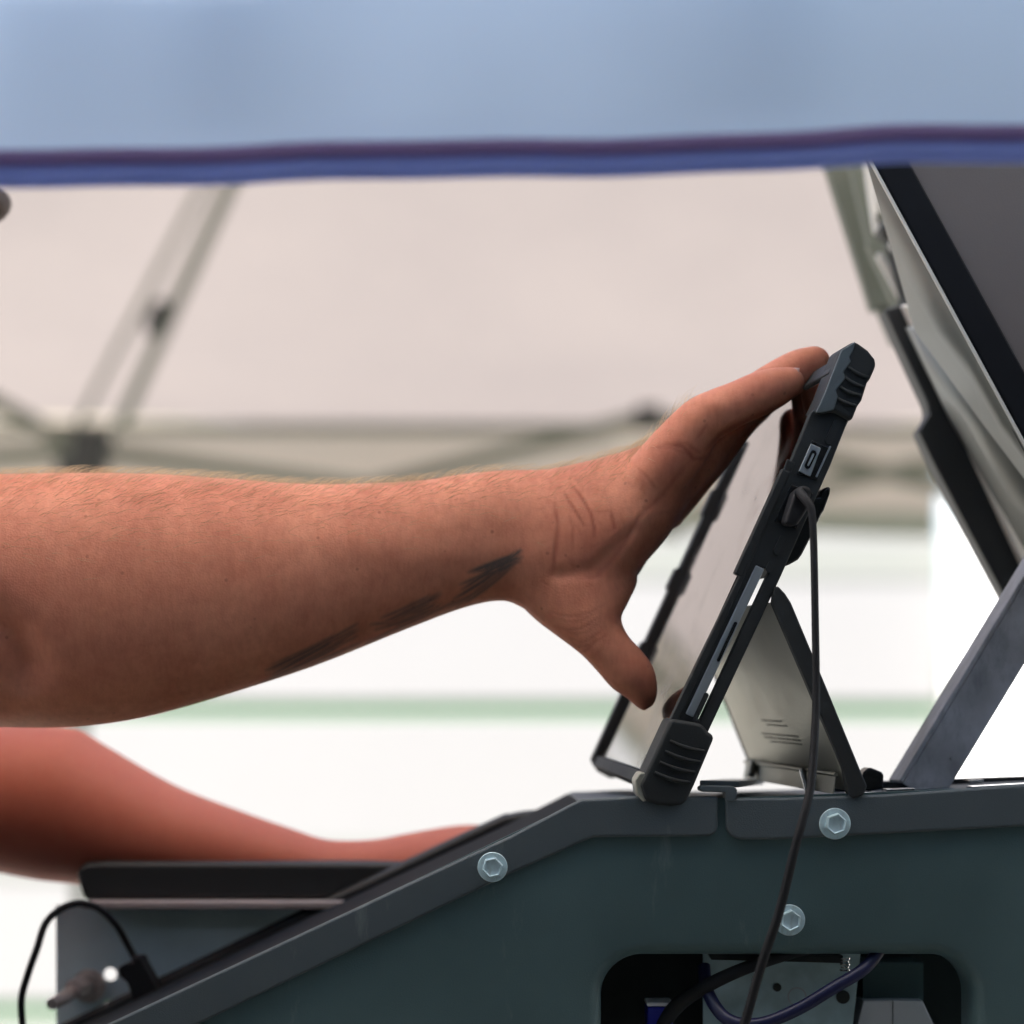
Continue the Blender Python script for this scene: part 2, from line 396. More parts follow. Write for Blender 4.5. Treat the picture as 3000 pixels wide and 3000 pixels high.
# ------------------------------------------------------------------ the machine
F = 1.0015        # depth of its near face
mc = empty('machine', (.1, 1.1, 0), 'dark teal grey steel machine housing with hex bolts under the tablet', 'machine')
# side panel with a rounded opening
outer = [(-900, 3590), (-300, 3305), (318, 3008), (1697, 2348), (2104, 2338), (2126, 2338), (3000, 2304), (4400, 2250), (4400, 5200), (-900, 5200)]
hole = rrect(1764, 2802, 2855, 3700, 120, 10)
cxh, cyh = 2309, 3250
def grow(pts, r0, o_):
    return rrect(1764 - o_, 2802 - o_, 2855 + o_, 3700 + o_, r0 + o_, 10)
bm = bmesh.new()
FP = F + .0035
ov = [bm.verts.new(P(x, y, FP)) for x, y in outer]
steps = [(0.0, 42), (.0006, 30), (.0022, 18), (.005, 8), (.009, 2), (.014, 0), (.030, 0)]
rings = []
for dy, o_ in steps:
    rings.append([bm.verts.new(P(x, y, FP) + Vector((0, dy, 0))) for x, y in grow(hole, 120, o_)])
ed = [bm.edges.new((ov[i], ov[(i + 1) % len(ov)])) for i in range(len(ov))]
ed += [bm.edges.new((rings[0][i], rings[0][(i + 1) % len(rings[0])])) for i in range(len(rings[0]))]
bmesh.ops.triangle_fill(bm, use_beauty=True, edges=ed)
for a, b_ in zip(rings, rings[1:]):
    for i in range(len(a)): bm.faces.new((a[i], a[(i + 1) % len(a)], b_[(i + 1) % len(a)], b_[i]))
# top skirt turning back
bk = [bm.verts.new(v_.co + Vector((0, .003, 0))) for v_ in ov]
for i in range(len(ov)): bm.faces.new((ov[i], ov[(i + 1) % len(ov)], bk[(i + 1) % len(ov)], bk[i]))
link('side_panel', bm, M['panel'], mc, smooth=True)
# folded edge flanges
fl1 = [(-300, 3297), (318, 2999), (1500, 2447), (1680, 2352), (1705, 2342), (1870, 2333), (2104, 2333), (2104, 2420), (2099, 2438), (2082, 2450), (1740, 2453), (1715, 2462), (1500, 2558), (578, 3002), (-300, 3425)]
link('edge_flange', prism(fl1, F, .004), M['flange'], mc, bevel=.0016, seg=3)
fl2 = [(2125, 2338), (2300, 2337), (2600, 2327), (3000, 2298), (4400, 2240), (4400, 2380), (3000, 2421), (2276, 2460), (2168, 2460), (2140, 2450), (2126, 2425)]
link('edge_flange', prism(fl2, F, .004), M['flange'], mc, bevel=.0016, seg=3)
# deck sheets running back from the flanges
def deck(name, pts, d0, d1, th, mk, off=(0, 0), bev=.001):
    bm = bmesh.new()
    f = [P(x, y, F) for x, y in pts]; f = [Vector((p.x, d0, p.z)) for p in f]
    f2 = [p - Vector((0, 0, th)) for p in f][::-1]
    poly = f + f2
    prism_to(bm, poly, [p + Vector((off[0], d1 - d0, off[1])) for p in poly])
    return link(name, bm, M[mk], mc, bevel=bev)
deck('sloped_deck', [(-900, 3592), (-300, 3300), (318, 3003), (1500, 2451), (1697, 2350)], F + .004, 1.20, .004, 'deckblack')
deck('top_deck', [(1697, 2345), (1875, 2337), (2104, 2337)], F + .004, 1.19, .004, 'flange')
deck('top_deck', [(2125, 2342), (2300, 2341), (2600, 2331), (3000, 2302), (4400, 2244)], F + .004, 1.19, .004, 'flange')
deck('top_deck', [(2104, 2366), (2125, 2366)], F + .006, 1.19, .003, 'black')
# raised rubber rim on the far side of the sloping deck
bm = bmesh.new()
tube_to(bm, [P(-260, 3235, 1.2), P(210, 3012, 1.2), P(860, 2702, 1.2), P(1420, 2436, 1.2), P(1500, 2406, 1.2), P(1570, 2396, 1.2), P(1600, 2404, 1.2), P(1650, 2420, 1.2)], .0048, 14, n=6)
link('deck_rim', bm, M['black'], mc, smooth=True)
bm = prism([(-260, 3240), (210, 3016), (860, 2706), (1420, 2440), (1500, 2410), (1580, 2400), (1640, 2410), (1640, 2480), (210, 3160), (-260, 3400)], 1.2, .004)
link('far_side_plate', bm, M['black'], mc)
def bolt(px, py, d, r, rot):
    c = P(px, py, d)
    e = c
    bm = bmesh.new()
    cyl_to(bm, c, c - Vector((0, .0016, 0)), r, 40)
    o = link('bolt', bm, M['zinc'], mc, bevel=.0004)
    bm = bmesh.new()
    def hexr(rr, y, k=6): return [c + Vector((cos(rot + i * 2 * pi / k) * rr, y, sin(rot + i * 2 * pi / k) * rr)) for i in range(k)]
    prof = [(r * .70, -.0016), (r * .70, -.0055), (r * .64, -.0063), (r * .60, -.0063), (r * .56, -.0056), (r * .50, -.0054)]
    rs = [[bm.verts.new(p) for p in hexr(a, y)] for a, y in prof]
    for a, b_ in zip(rs, rs[1:]):
        for i in range(6): bm.faces.new((a[i], a[(i + 1) % 6], b_[(i + 1) % 6], b_[i]))
    bm.faces.new(rs[-1])
    h = link('hex_head', bm, M['zinc'], None, bevel=.0002); h.parent = o; h.matrix_parent_inverse = Matrix.Identity(4)
    return o
bolt(1443, 2540, F - .0002, 44 * K * F, R(12)); bolt(2445, 2413, F - .0002, 46 * K * F, R(80)); bolt(2312, 2695, FP - .0002, 46 * K * F, R(85))

# bracket with a hooked lip over the slot
hook = [(2048, 2306), (2058, 2301), (2150, 2303), (2160, 2312), (2158, 2336), (2150, 2350), (2127, 2350), (2124, 2322), (2060, 2320), (2049, 2316)]
link('hook_bracket', prism(hook, F - .001, .012), M['flange'], mc, bevel=.0008)
bm = bmesh.new()
a = [P(2050, 2304, F + .011), P(2165, 2307, F + .011), P(2238, 2298, 1.17), P(2120, 2299, 1.17)]
prism_to(bm, a, [p + Vector((0, 0, .003)) for p in a])
link('bracket_plate', bm, M['flange'], mc, bevel=.0006)
# rails and slots on the deck at right
bm = bmesh.new()
for (x0, y0, x1, y1, d, h) in ((2440, 2310, 4400, 2240, 1.10, .006), ):
    a = P(x0, y0, d); b_ = P(x1, y1, d); q = (b_ - a).to_track_quat('X', 'Z').to_matrix(); box_to(bm, (a + b_) / 2, (b_ - a).length, .01, h, q)
link('deck_rail', bm, M['black'], mc, bevel=.001)
for (x0, y0, x1, y1, d) in ((2590, 2316, 2672, 2312, 1.03), (2840, 2308, 3150, 2291, 1.02), (2832, 2289, 2872, 2287, 1.09), (2660, 2297, 2682, 2296, 1.09), (2480, 2326, 2560, 2323, 1.03)):
    bm = bmesh.new(); a = P(x0, y0, d); b_ = P(x1, y1, d); q = (b_ - a).to_track_quat('X', 'Z').to_matrix(); box_to(bm, (a + b_) / 2, (b_ - a).length, .014, .0016, q)
    link('bright_strip', bm, M['chrome'], mc, bevel=.0003)
kn = [(2522, 2280), (2530, 2262), (2548, 2247), (2582, 2261), (2590, 2268), (2588, 2312), (2545, 2318), (2520, 2312)]
link('hex_knob', prism(kn, 1.04, .018), M['blackgloss'], mc, bevel=.0012)
# diagonal galvanised brace (an angle profile)
bm = bmesh.new()
o1, o2 = P(2646, 2296, 1.06), P(3420, 1020, 1.06)
ax = (o2 - o1).normalized(); nx_ = Vector((ax.z, 0, -ax.x))
W_ = 122 * K * 1.06
def quad_prism(bm, p, q_, u, wu, v, wv):
    a = [p, p + u * wu, p + u * wu + v * wv, p + v * wv]; prism_to(bm, a, [x + (q_ - p) for x in a])
Y = Vector((0, 1, 0))
quad_prism(bm, o1, o2, nx_, W_, Y, .0025)
link('brace', bm, M['galv'], mc, bevel=.0005)
bm = bmesh.new()
quad_prism(bm, o1 - nx_ * .0026 + Y * .0, o2 - nx_ * .0026, nx_, .0026, Y, .03)
link('brace_flange', bm, M['galv'], mc, bevel=.0008)
bm = bmesh.new(); a = P(2790, 2220, 1.059); cyl_to(bm, a, a - Vector((0, .0, 0)) + Vector((0, -.002, 0)), .0012, 10); link('rivet', bm, M['galv'], mc)

# left side: bar, steel plate with holes, stud and nut
bm = bmesh.new()
barp = [(222, 2560), (228, 2541), (250, 2528), (300, 2524), (2000, 2528), (2000, 2640), (246, 2638), (232, 2600)]
link('arm_rest', prism(barp, 1.20, .045), M['black'], mc, bevel=.007, seg=5)
bm = bmesh.new()
D2 = 1.222
pl = [(165, 2652), (1900, 2652), (1900, 3600), (168, 3600)]
ov = [bm.verts.new(P(x, y, D2)) for x, y in pl]
ed = [bm.edges.new((ov[i], ov[(i + 1) % 4])) for i in range(4)]
fr = []
for hx, hy in ((324, 2854), (322, 2952)):
    rr = [bm.verts.new(P(hx + 20 * cos(a), hy + 20 * sin(a), D2)) for a in np.linspace(0, 2 * pi, 20, endpoint=False)]
    ed += [bm.edges.new((rr[i], rr[(i + 1) % 20])) for i in range(20)]
bmesh.ops.triangle_fill(bm, use_beauty=True, edges=ed)
o = link('end_plate', bm, mat('blue_grey_plate', (.66, .78, .82), .6, metal=0, noise=.08, nscale=30), mc); s = o.modifiers.new('t', 'SOLIDIFY'); s.thickness = .002; s.offset = 0
bm = prism([(245, 2641), (1900, 2641), (1900, 2664), (240, 2664)], 1.188, .04); link('plate_lip', bm, mat('pale_lip', (.42, .37, .37), .45), mc, bevel=.001)
c0 = P(262, 2888, 1.218)
bm = bmesh.new(); cyl_to(bm, c0, c0 - Y * .003, .0098, 32); cyl_to(bm, c0 - Y * .003, c0 - Y * .006, .0078, 32)
o = link('washer', bm, M['stud'], mc, bevel=.0005)
bm = bmesh.new(); cyl_to(bm, P(248, 2885, 1.212), P(215, 2898, 1.196), .0062, 6); link('stud_nut', bm, M['stud'], mc, bevel=.0006)
bm = bmesh.new(); tube_to(bm, [P(235, 2892, 1.21), P(190, 2922, 1.185), P(152, 2942, 1.17)], [.0040, .0040, .0034], 16, sm=False); link('stud', bm, M['stud'], mc, smooth=True)

# inside the opening
bm = prism([(2060, 2760), (2525, 2760), (2500, 2990), (2450, 3300), (2060, 3300)], 1.05, .002)
link('inner_plate', bm, mat('mottled_zinc', (.42, .56, .60), .5, metal=.3, noise=.25, nscale=60), mc)
bm = bmesh.new()
bm.free()
for hx, hy, rr in ((2277, 2893, 13), (2470, 2921, 21)):
    bm = bmesh.new(); c = P(hx, hy, 1.049); cyl_to(bm, c, c + Y * .001, rr * K, 20)
    link('plate_hole', bm, M['joint'], mc)
bm = bmesh.new()
for k in range(24):
    a0 = 2 * pi * k / 24; a1 = 2 * pi * (k + 1) / 24; c = P(2335, 2920, 1.0495)
    f = [c + Vector((cos(a) * r_, 0, sin(a) * r_)) for a, r_ in ((a0, .0042), (a1, .0042), (a1, .0048), (a0, .0048))]
    prism_to(bm, f, [p - Y * .0003 for p in f])
link('stamped_ring', bm, M['galv'], mc)
bm = bmesh.new(); c = P(2475, 2806, 1.02)
for k in range(5): cyl_to(bm, c + Vector((0, 0, -.0014 * k)), c + Vector((0, 0, -.0014 * k - .0008)), .0026 if k % 2 == 0 else .0021, 16)
link('screw', bm, M['chrome'], mc)
link('inner_beam', prism([(2075, 2795), (2470, 2800), (2470, 2822), (2330, 2818), (2085, 2812)], 1.02, .01), M['black'], mc)
link('white_card', prism([(2530, 2932), (2615, 2931), (2703, 2932), (2790, 3120), (2480, 3120)], 1.06, .02), M['paper'], mc, bevel=.0006)
bm = bmesh.new(); a = P(2615, 2931, 1.0595); box_to(bm, (a + P(2616, 3120, 1.0595)) / 2, .0003, .0006, .033); link('card_seam', bm, M['black'], mc)
link('duct', prism([(2528, 2820), (2705, 2820), (2705, 2930), (2528, 2930)], 1.07, .03), M['panel'], mc)
link('blue_connector', prism([(1897, 2950), (1972, 2950), (1972, 3100), (1893, 3100)], 1.03, .02), M['bluepl'], mc, bevel=.001)
link('connector_cap', prism([(1895, 2937), (1972, 2937), (1972, 2948), (1895, 2948)], 1.03, .02), M['paper'], mc, bevel=.0005)
bm = bmesh.new(); box_to(bm, Vector((.16, 1.10, 1.195)), .27, .004, .33); box_to(bm, Vector((.036, 1.055, 1.20)), .004, .085, .22); link('inner_liner', bm, M['joint'], mc)
bm = bmesh.new(); box_to(bm, Vector((.12, 1.14, .45)), .9, .3, .9); link('base_cabinet', bm, M['panel'], mc, bevel=.01)

def cable(name, pts, r, mk, label, cat='cable'):
    bm = bmesh.new(); tube_to(bm, [P(*p) for p in pts], r, 14, n=10)
    return tag(link(name, bm, M[mk], smooth=True), label, cat)
cable('looped_cable', [(2600, 2740, 1.02), (2540, 2830, 1.01), (2440, 2895, 1.005), (2330, 2960, 1.005), (2220, 3000, 1.005), (2130, 2985, 1.01), (2075, 2910, 1.02), (2062, 2830, 1.03)], .0032, 'bluecable', 'dark blue cable hanging in a loop inside the machine opening')
cable('inner_cable', [(1830, 3200, 1.04), (1900, 3060, 1.035), (1975, 2955, 1.03), (2050, 2900, 1.02), (2150, 2850, 1.015), (2260, 2810, 1.015), (2400, 2770, 1.02)], [.0046, .0036, .0028], 'cable', 'short black cable crossing the top of the machine opening')

# ------------------------------------------------------------------ raised hood at right
HN = .985
hd = empty('raised_hood', (.35, 1.05, ZC), 'raised tilted hood with black edge and brown grey side panel at right', 'hood')
s_ = Vector((451, 829)).normalized()
bez = [(2549, 457), (3300, 1838), (3900, 2940), (4200, 2300), (3500, 1100), (2440, -950), (2000, -1750), (1780, -960)]
def lineA(y): return 2549 + (y - 457) * 451 / 829
def lineB(y): return 2657 + (y - 466) * 343 / 630
bm = bmesh.new()
# black border strip
bb = [(lineA(-900), -900), (lineA(3000) * 1, 3000), (lineB(3000) + 0, 3000), (lineB(-900), -900)]
link('black_border', prism([(lineA(-600), -600), (lineA(1500), 1500), (lineB(1500) + 10, 1500), (lineB(-600), -600)], HN, .012), M['border'], hd, bevel=.0015)
link('side_cover', prism([(lineB(-600) - 4, -600), (lineB(1500) - 4, 1500), (4600, 1500), (4600, -600)], HN + .0035, .008), M['hoodbrown'], hd)
# pale edge and inner face running back
def back(pts, d): return [P(x, y, d) for x, y in pts]
bm = bmesh.new()
a = back([(lineA(-600) - 9, -600), (lineA(1500) - 9, 1500), (lineA(1500) - 1, 1500), (lineA(-600) - 1, -600)], HN)
prism_to(bm, a, [p + Y * .003 for p in a]); link('pale_edge', bm, M['white_edge'], hd)
def sheet(name, rows_, mk, th=.003, bev=0):
    bm = bmesh.new(); vs = [[bm.verts.new(p) for p in r_] for r_ in rows_]
    for r0, r1 in zip(vs, vs[1:]):
        for i in range(len(r0) - 1): bm.faces.new((r0[i], r0[i + 1], r1[i + 1], r1[i]))
    o = link(name, bm, M[mk], hd, smooth=True)
    s = o.modifiers.new('t', 'SOLIDIFY'); s.thickness = th; s.offset = 0; return o
nearE = [P(lineA(y) - 5, y, HN + .002) for y in (-300, 457, 968, 1240, 1900)]
fold = [P(2180, -300, 1.13), P(2545, 470, 1.12), P(2688, 968, 1.12), P(2888, 1240, 1.10), P(3190, 1640, 1.08)]
farE = [P(2655, 955, 1.21), P(2795, 1240, 1.20), P(3040, 1660, 1.18)]
sheet('inner_face', [nearE, fold], 'hoodgrey')
sheet('inner_face', [fold[2:], farE], 'hoodgrey')
rim = [(2730, 1130), (2710, 1100), (2722, 1200), (2704, 1240), (2690, 1265), (2830, 1540), (2960, 1790), (3080, 2000), (3160, 1960), (3010, 1700), (2700, 1085), (2575, 830), (2556, 850)]
link('far_rim', prism([(2590, 905), (2665, 1070), (2716, 1180), (2722, 1210), (2690, 1262), (2740, 1365), (2832, 1540), (2958, 1775), (3080, 2010), (3230, 2010), (3010, 1690), (2745, 1115), (2640, 890)], 1.2, .02), M['black'], hd, bevel=.002)
link('far_rim_edge', prism([(2640, 890), (2745, 1115), (3010, 1690), (3230, 2110), (3275, 2110), (3030, 1640), (2800, 1140), (2690, 890)], 1.195, .012), M['white_edge'], hd, bevel=.002)
# folding arm linkage at the top
lk = empty('folding_arm', P(2600, 700, 1.35), 'blurred greenish metal folding arm with round pivot bolts beside the raised hood', 'bracket')
def lbar(name, a, b_, d, wpx, th, mk='tube'):
    pa, pb = P(*a, d), P(*b_, d); ax_ = (pb - pa).normalized(); u = Vector((ax_.z, 0, -ax_.x)) * (wpx * K * d / 2)
    bm = bmesh.new(); f = [pa - u, pa + u, pb + u, pb - u]; prism_to(bm, f, [p + Y * th for p in f]); return link(name, bm, M[mk], lk, bevel=.0015)
lbar('arm_bar', (2420, 380), (2585, 900), 1.40, 62, .014)
lbar('arm_bar', (2500, 400), (2590, 760), 1.37, 60, .012)
lbar('arm_bar', (2535, 400), (2575, 680), 1.34, 24, .008, 'white_edge')
lbar('arm_bar', (2560, 700), (2690, 980), 1.34, 46, .012)
lbar('arm_bar', (2575, 740), (2650, 880), 1.32, 22, .006, 'white_edge')
lbar('arm_bar', (2610, 680), (2690, 1000), 1.31, 40, .008, 'joint')
lbar('arm_bar', (2520, 720), (2640, 1000), 1.42, 50, .012)
lbar('arm_bar', (2590, 640), (2650, 560), 1.33, 50, .01)
for x, y, rr in ((2638, 706, 26), (2598, 668, 20), (2655, 900, 22)):
    bm = bmesh.new(); c = P(x, y, 1.30); cyl_to(bm, c + Y * .02, c, rr * K * 1.3, 24); link('pivot_bolt', bm, M['white_edge' if rr == 26 else 'joint'], lk, bevel=.002)

# ------------------------------------------------------------------ tablet
O = P(1889, 2265, 1.0)
EU = Vector((.4173, 0, .9088)); EV = Vector((-.112, .9937, 0)).normalized()
EV = (EV - EU * EV.dot(EU)).normalized()
EN = Vector((.9088, 0, -.4173)); EN = (EN - EV * EN.dot(EV)); EN = (EN - EU * EN.dot(EU)).normalized()
if EN.x < 0: EN = -EN
def T(a, b_, v_):        # a up the long edge, b towards the back (photo pixels), v metres into depth
    return O + EU * (a * K) + EN * (b_ * K) + EV * v_
def ab(px, py):          # photograph point on the near face -> a, b
    q = P(px, py, 1.0) - O; return (q.dot(EU) / K, q.dot(EN) / K)
def tp(pts, v0, v1, name, mk, parent, bevel=0, seg=2, smooth=False):
    bm = bmesh.new(); prism_to(bm, [T(a, b_, v0) for a, b_ in pts], [T(a, b_, v1) for a, b_ in pts])
    return link(name, bm, M[mk], parent, bevel=bevel, seg=seg)
WT = .184
LT = 1345
tab = empty('tablet', O, 'tablet in a rugged black case propped upright on a kickstand', 'tablet')
# body and screen
tp([(0, 16), (LT - 10, 16), (LT - 10, 68), (0, 68)], .005, WT - .005, 'tablet_body', 'silver', tab, .0015)
scr = bmesh.new(); f = [T(10, 10, .006), T(LT - 30, 10, .006), T(LT - 30, 10, WT - .006), T(10, 10, WT - .006)]
prism_to(scr, f, [p + EN * (5 * K) for p in f]); link('screen', scr, M['glass'], tab)
# case frame, near rail with window
def rail(v0, v1, near):
    bm = bmesh.new()
    out = [(0, 0), (330, 4), (700, 14), (1000, 8), (1130, 2), (1160, 0), (1200, 20), (1200, 112), (1050, 120), (690, 124), (0, 119)]
    hole_ = [(212, 40), (688, 45), (692, 70), (690, 86), (208, 83)]
    fo = [bm.verts.new(T(a, b_, v0)) for a, b_ in out]; fi = [bm.verts.new(T(a, b_, v0)) for a, b_ in hole_]
    ed = [bm.edges.new((x[i], x[(i + 1) % len(x)])) for x in (fo, fi) for i in range(len(x))]
    res = bmesh.ops.triangle_fill(bm, use_beauty=True, edges=ed)
    ff = [g_ for g_ in bm.faces]
    ex = bmesh.ops.extrude_face_region(bm, geom=ff)
    bmesh.ops.translate(bm, verts=[g_ for g_ in ex['geom'] if isinstance(g_, bmesh.types.BMVert)], vec=EV * (v1 - v0))
    return link('case_rail', bm, M['casegrey'], tab, bevel=.0009)
rail(0, .0055, True)
tp([(-10, -10), (330, -12), (340, -22), (420, -22), (430, -12), (620, -12), (630, -22), (700, -22), (710, -10), (900, -10), (910, -20), (1000, -20), (1010, -10), (1200, -10), (1200, 112), (690, 118), (-20, 112)], WT - .009, WT, 'case_rail', 'casegrey', tab, .0009)
tp([(-34, 2), (2, 2), (8, 10), (8, 90), (-16, 110), (-42, 60)], .002, WT - .002, 'case_rail', 'casegrey', tab, .0012)
tp([(LT - 55, 0), (LT + 8, 10), (LT + 12, 100), (LT - 40, 110), (LT - 40, 70), (LT - 22, 66), (LT - 22, 18), (LT - 55, 16)], .002, WT - .002, 'case_rail', 'casegrey', tab, .0012)
# back shell: upper part solid, lower part open behind the body
tp([(690, 72), (LT - 30, 72), (LT - 30, 118), (690, 120)], .004, WT - .004, 'case_back', 'casegrey', tab, .001)
tp([(30, 84), (200, 84), (200, 117), (30, 117)], .004, WT - .004, 'case_back', 'casegrey', tab, .001)
# corner bumpers
def bumper(pts_px, v0, v1, ridges, side):
    pts = [ab(*p) for p in pts_px]
    o = tp(pts, v0, v1, 'corner_bumper', 'casegrey', tab, .0022, 3)
    n = 0
    for (r0, r1) in ridges:
        (ax0, b0), (ax1, b1) = ab(*r0), ab(*r1)
        bm = bmesh.new(); tube_to(bm, [T(ax0, b0, side), T((ax0 + ax1) / 2 - 6, (b0 + b1) / 2, side - .0006), T(ax1, b1, side)], [.0007, .0011, .0007], 8, n=4)
        r_ = link('ridge', bm, M['casegrey'], None, smooth=True); r_.parent = o; r_.matrix_parent_inverse = Matrix.Identity(4)
    return o
lowb = [(1889, 2262), (1871, 2297), (1887, 2345), (1925, 2358), (1964, 2362), (2004, 2356), (2018, 2333), (2034, 2300), (2094, 2157), (2074, 2144), (2056, 2120), (1962, 2104)]
upb = [(2382, 1212), (2407, 1160), (2458, 1026), (2501, 1001), (2540, 1027), (2562, 1053), (2566, 1072), (2549, 1110), (2540, 1122), (2524, 1174), (2512, 1190), (2494, 1236), (2438, 1206), (2400, 1216)]
bumper(lowb, -.0035, .02, [((1960, 2170), (2062, 2200)), ((1945, 2200), (2050, 2232)), ((1930, 2232), (2035, 2262)), ((1915, 2262), (2020, 2292))], -.0036)
bumper(upb, -.0035, .02, [((2480, 1078), (2544, 1108)), ((2468, 1106), (2530, 1136)), ((2456, 1136), (2520, 1160)), ((2444, 1166), (2508, 1190))], -.0036)
def farb(pts): return [ab(*p) for p in pts]
tp([(-20, -10), (-46, 30), (-50, 80), (-20, 112), (60, 116), (60, -10)], WT - .009, WT + .001, 'corner_bumper', 'casegrey', tab, .0016, 3)
tp(farb(upb), WT - .016, WT + .0035, 'corner_bumper', 'casegrey', tab, .0022, 3)
# lighter bevel faces seen along the screen side
cham = [(2458, 1030), (2500, 1004), (2494, 1030), (2482, 1050), (2488, 1062), (2466, 1092), (2472, 1112), (2443, 1146), (2450, 1165), (2438, 1204), (2402, 1212), (2384, 1212), (2408, 1160)]
tp([ab(*p) for p in cham], -.0046, -.003, 'bumper_bevel', 'flange', tab, .0006)
cham2 = [(2305, 1345), (2330, 1356), (2150, 1760), (1960, 2170), (1905, 2290), (1890, 2262), (2110, 1800), (2200, 1620)]
tp([ab(*p) for p in cham2], -.0009, .0003, 'rail_bevel', 'casegrey', tab, .0005)
tp([ab(*p) for p in [(1872, 2262), (1889, 2262), (1896, 2280), (1882, 2298), (1896, 2345), (1884, 2350), (1864, 2325), (1858, 2285)]], -.002, .01, 'clear_corner', 'plate', tab, .001)
# far long edge bumps, as small blocks on the screen side
for a0, a1 in ((640, 1010), ):
    tp([(a0, -7), (a0 + 340, -7), (a0 + 340, 20), (a0, 20)], -.0012, .004, 'grip_block', 'casegrey', tab, .0008)
# port plate, ports and buttons
tp([ab(*p) for p in [(2379, 1290), (2430, 1312), (2395, 1408), (2333, 1388)]], -.0007, .0, 'port_recess', 'blackgloss', tab, .0003)
tp([ab(*p) for p in [(2375, 1300), (2405, 1313), (2374, 1396), (2339, 1381)]], -.0016, -.0004, 'port_plate', 'silver', tab, .0003)
def slot(cx, cy, ln, wd, v0, v1, mk, name, parent=tab):
    a0, b0 = ab(cx, cy); pts = []
    for k in range(16):
        an = 2 * pi * k / 16 ; s2 = 1 if cos(an) >= 0 else -1
        pts.append((a0 + s2 * (ln / 2 - wd / 2) + cos(an) * wd / 2, b0 + sin(an) * wd / 2))
    return tp(pts, v0, v1, name, mk, parent)
slot(2373, 1347, 58, 19, -.0022, -.0014, 'blackgloss', 'port_ring')
slot(2373, 1348, 40, 6, -.0026, -.0021, 'silver', 'port_tongue')
slot(2441, 1265, 75, 22, -.0014, .0, 'black', 'button')
slot(2284, 1596, 60, 18, -.0012, .0, 'black', 'button')
slot(2257, 1660, 36, 20, -.0012, .0, 'black', 'button')
slot(2413, 1352, 100, 5, -.0014, -.0004, 'silver', 'edge_line')
tp([ab(*p) for p in [(2318, 1418), (2385, 1445), (2335, 1548), (2268, 1528)]], -.0009, .0, 'port_recess', 'blackgloss', tab, .0003)
# silver body side strip with speaker slot, in the rail window
tp([(208, 36), (690, 42), (690, 70), (208, 65)], -.0006, .004, 'side_strip', 'silver', tab, .0005)
slot(2130, 1880, 128, 10, -.0012, -.0004, 'blackgloss', 'speaker_slot')
slot(2158, 1826, 6, 5, -.0010, -.0004, 'blackgloss', 'pin_hole')
slot(2053, 2072, 92, 16, -.0010, -.0004, 'casegrey', 'strip_shade')
# hand strap hub on the back
hub = [(2421, 1446), (2426, 1432), (2438, 1420), (2458, 1417), (2455, 1440), (2437, 1490), (2430, 1500), (2400, 1566), (2372, 1620), (2360, 1636), (2335, 1650), (2306, 1662), (2312, 1600), (2380, 1450)]
tp([ab(*p) for p in hub], .012, .075, 'strap_hub', 'blackgloss', tab, .002, 3)
# top details on the glass
tp([(1110, 12), (1175, 12), (1175, 22), (1110, 22)], .060, .075, 'camera_notch', 'black', tab, .0004)

# kickstand
ks = [(2279, 1716), (2300, 1738), (2318, 1766), (2420, 2010), (2527, 2271), (2541, 2303), (2531, 2328), (2500, 2341), (2484, 2326), (2470, 2250), (2262, 1765), (2268, 1720)]
link('kickstand', prism(ks, 1.0, .008), M['casegrey'], tab, bevel=.0012)
kd = (P(2200, 2266, 1.175) - P(2486, 2312, 1.0))
n0, n1 = P(2268, 1765, 1.006), P(2488, 2318, 1.006)
f0, f1 = n0 + kd * .96, n1 + kd * .96
bm = bmesh.new()
pn = (n1 - n0).cross(f0 - n0).normalized() * .0016
prism_to(bm, [n0, n1, f1, f0], [p + pn for p in (n0, n1, f1, f0)]); link('stand_plate', bm, M['plate'], tab, bevel=.0004)
bm = bmesh.new(); a = f0; q = f1
wv = kd.normalized() * .006
prism_to(bm, [f0, f1, f1 + wv, f0 + wv], [p + pn * 2.5 for p in (f0, f1, f1 + wv, f0 + wv)]); link('kickstand', bm, M['casegrey'], tab, bevel=.001)
# faint print, bottom lip, pins
side = -1 if pn.y > 0 else 1
def on_plate(s, t_, lift=.0003): return n0 + (n1 - n0) * s + kd * t_ + (-pn.normalized()) * lift
nrm = pn.normalized()
if (n0 - Vector((0, 0, ZC))).dot(nrm) > 0: tow = -nrm; base = 0
else: tow = nrm; base = .0016
def op(s, t_, lift): return n0 + (n1 - n0) * s + kd * t_ + tow * (lift + base)
bm = bmesh.new()
rr_ = random.Random(3)
for s, t0, t1 in ((.64, .40, .62), (.665, .36, .58), (.72, .28, .66), (.742, .28, .66), (.764, .28, .60)):
    t_ = t0
    while t_ < t1:
        w2 = rr_.uniform(.008, .03)
        f = [op(s, t_, .0001), op(s, t_ + w2, .0001), op(s + .008, t_ + w2, .0001), op(s + .008, t_, .0001)]
        prism_to(bm, f, [p + tow * .0001 for p in f]); t_ += w2 + .008
link('fine_print', bm, M['ink'], tab)
bm = bmesh.new(); tube_to(bm, [op(.905, .02, .002), op(.905, .97, .002)], .0011, 10, sm=False); link('stand_lip', bm, M['plate'], tab, smooth=True)
bm = bmesh.new(); f = [op(.91, .03, .001), op(.91, .97, .001), op(.99, .97, .006), op(.99, .03, .006)]; prism_to(bm, f, [p + tow * .0008 for p in f]); link('stand_foot', bm, M['plate'], tab, bevel=.0003)
bm = bmesh.new(); cyl_to(bm, op(.90, .30, .004), op(.995, .20, .010), .0017, 16); link('pin', bm, M['chrome'], tab, smooth=True)
bm = bmesh.new(); cyl_to(bm, op(.90, .84, .003), op(.955, .82, .008), .0022, 16); link('pin', bm, M['plate'], tab, smooth=True)

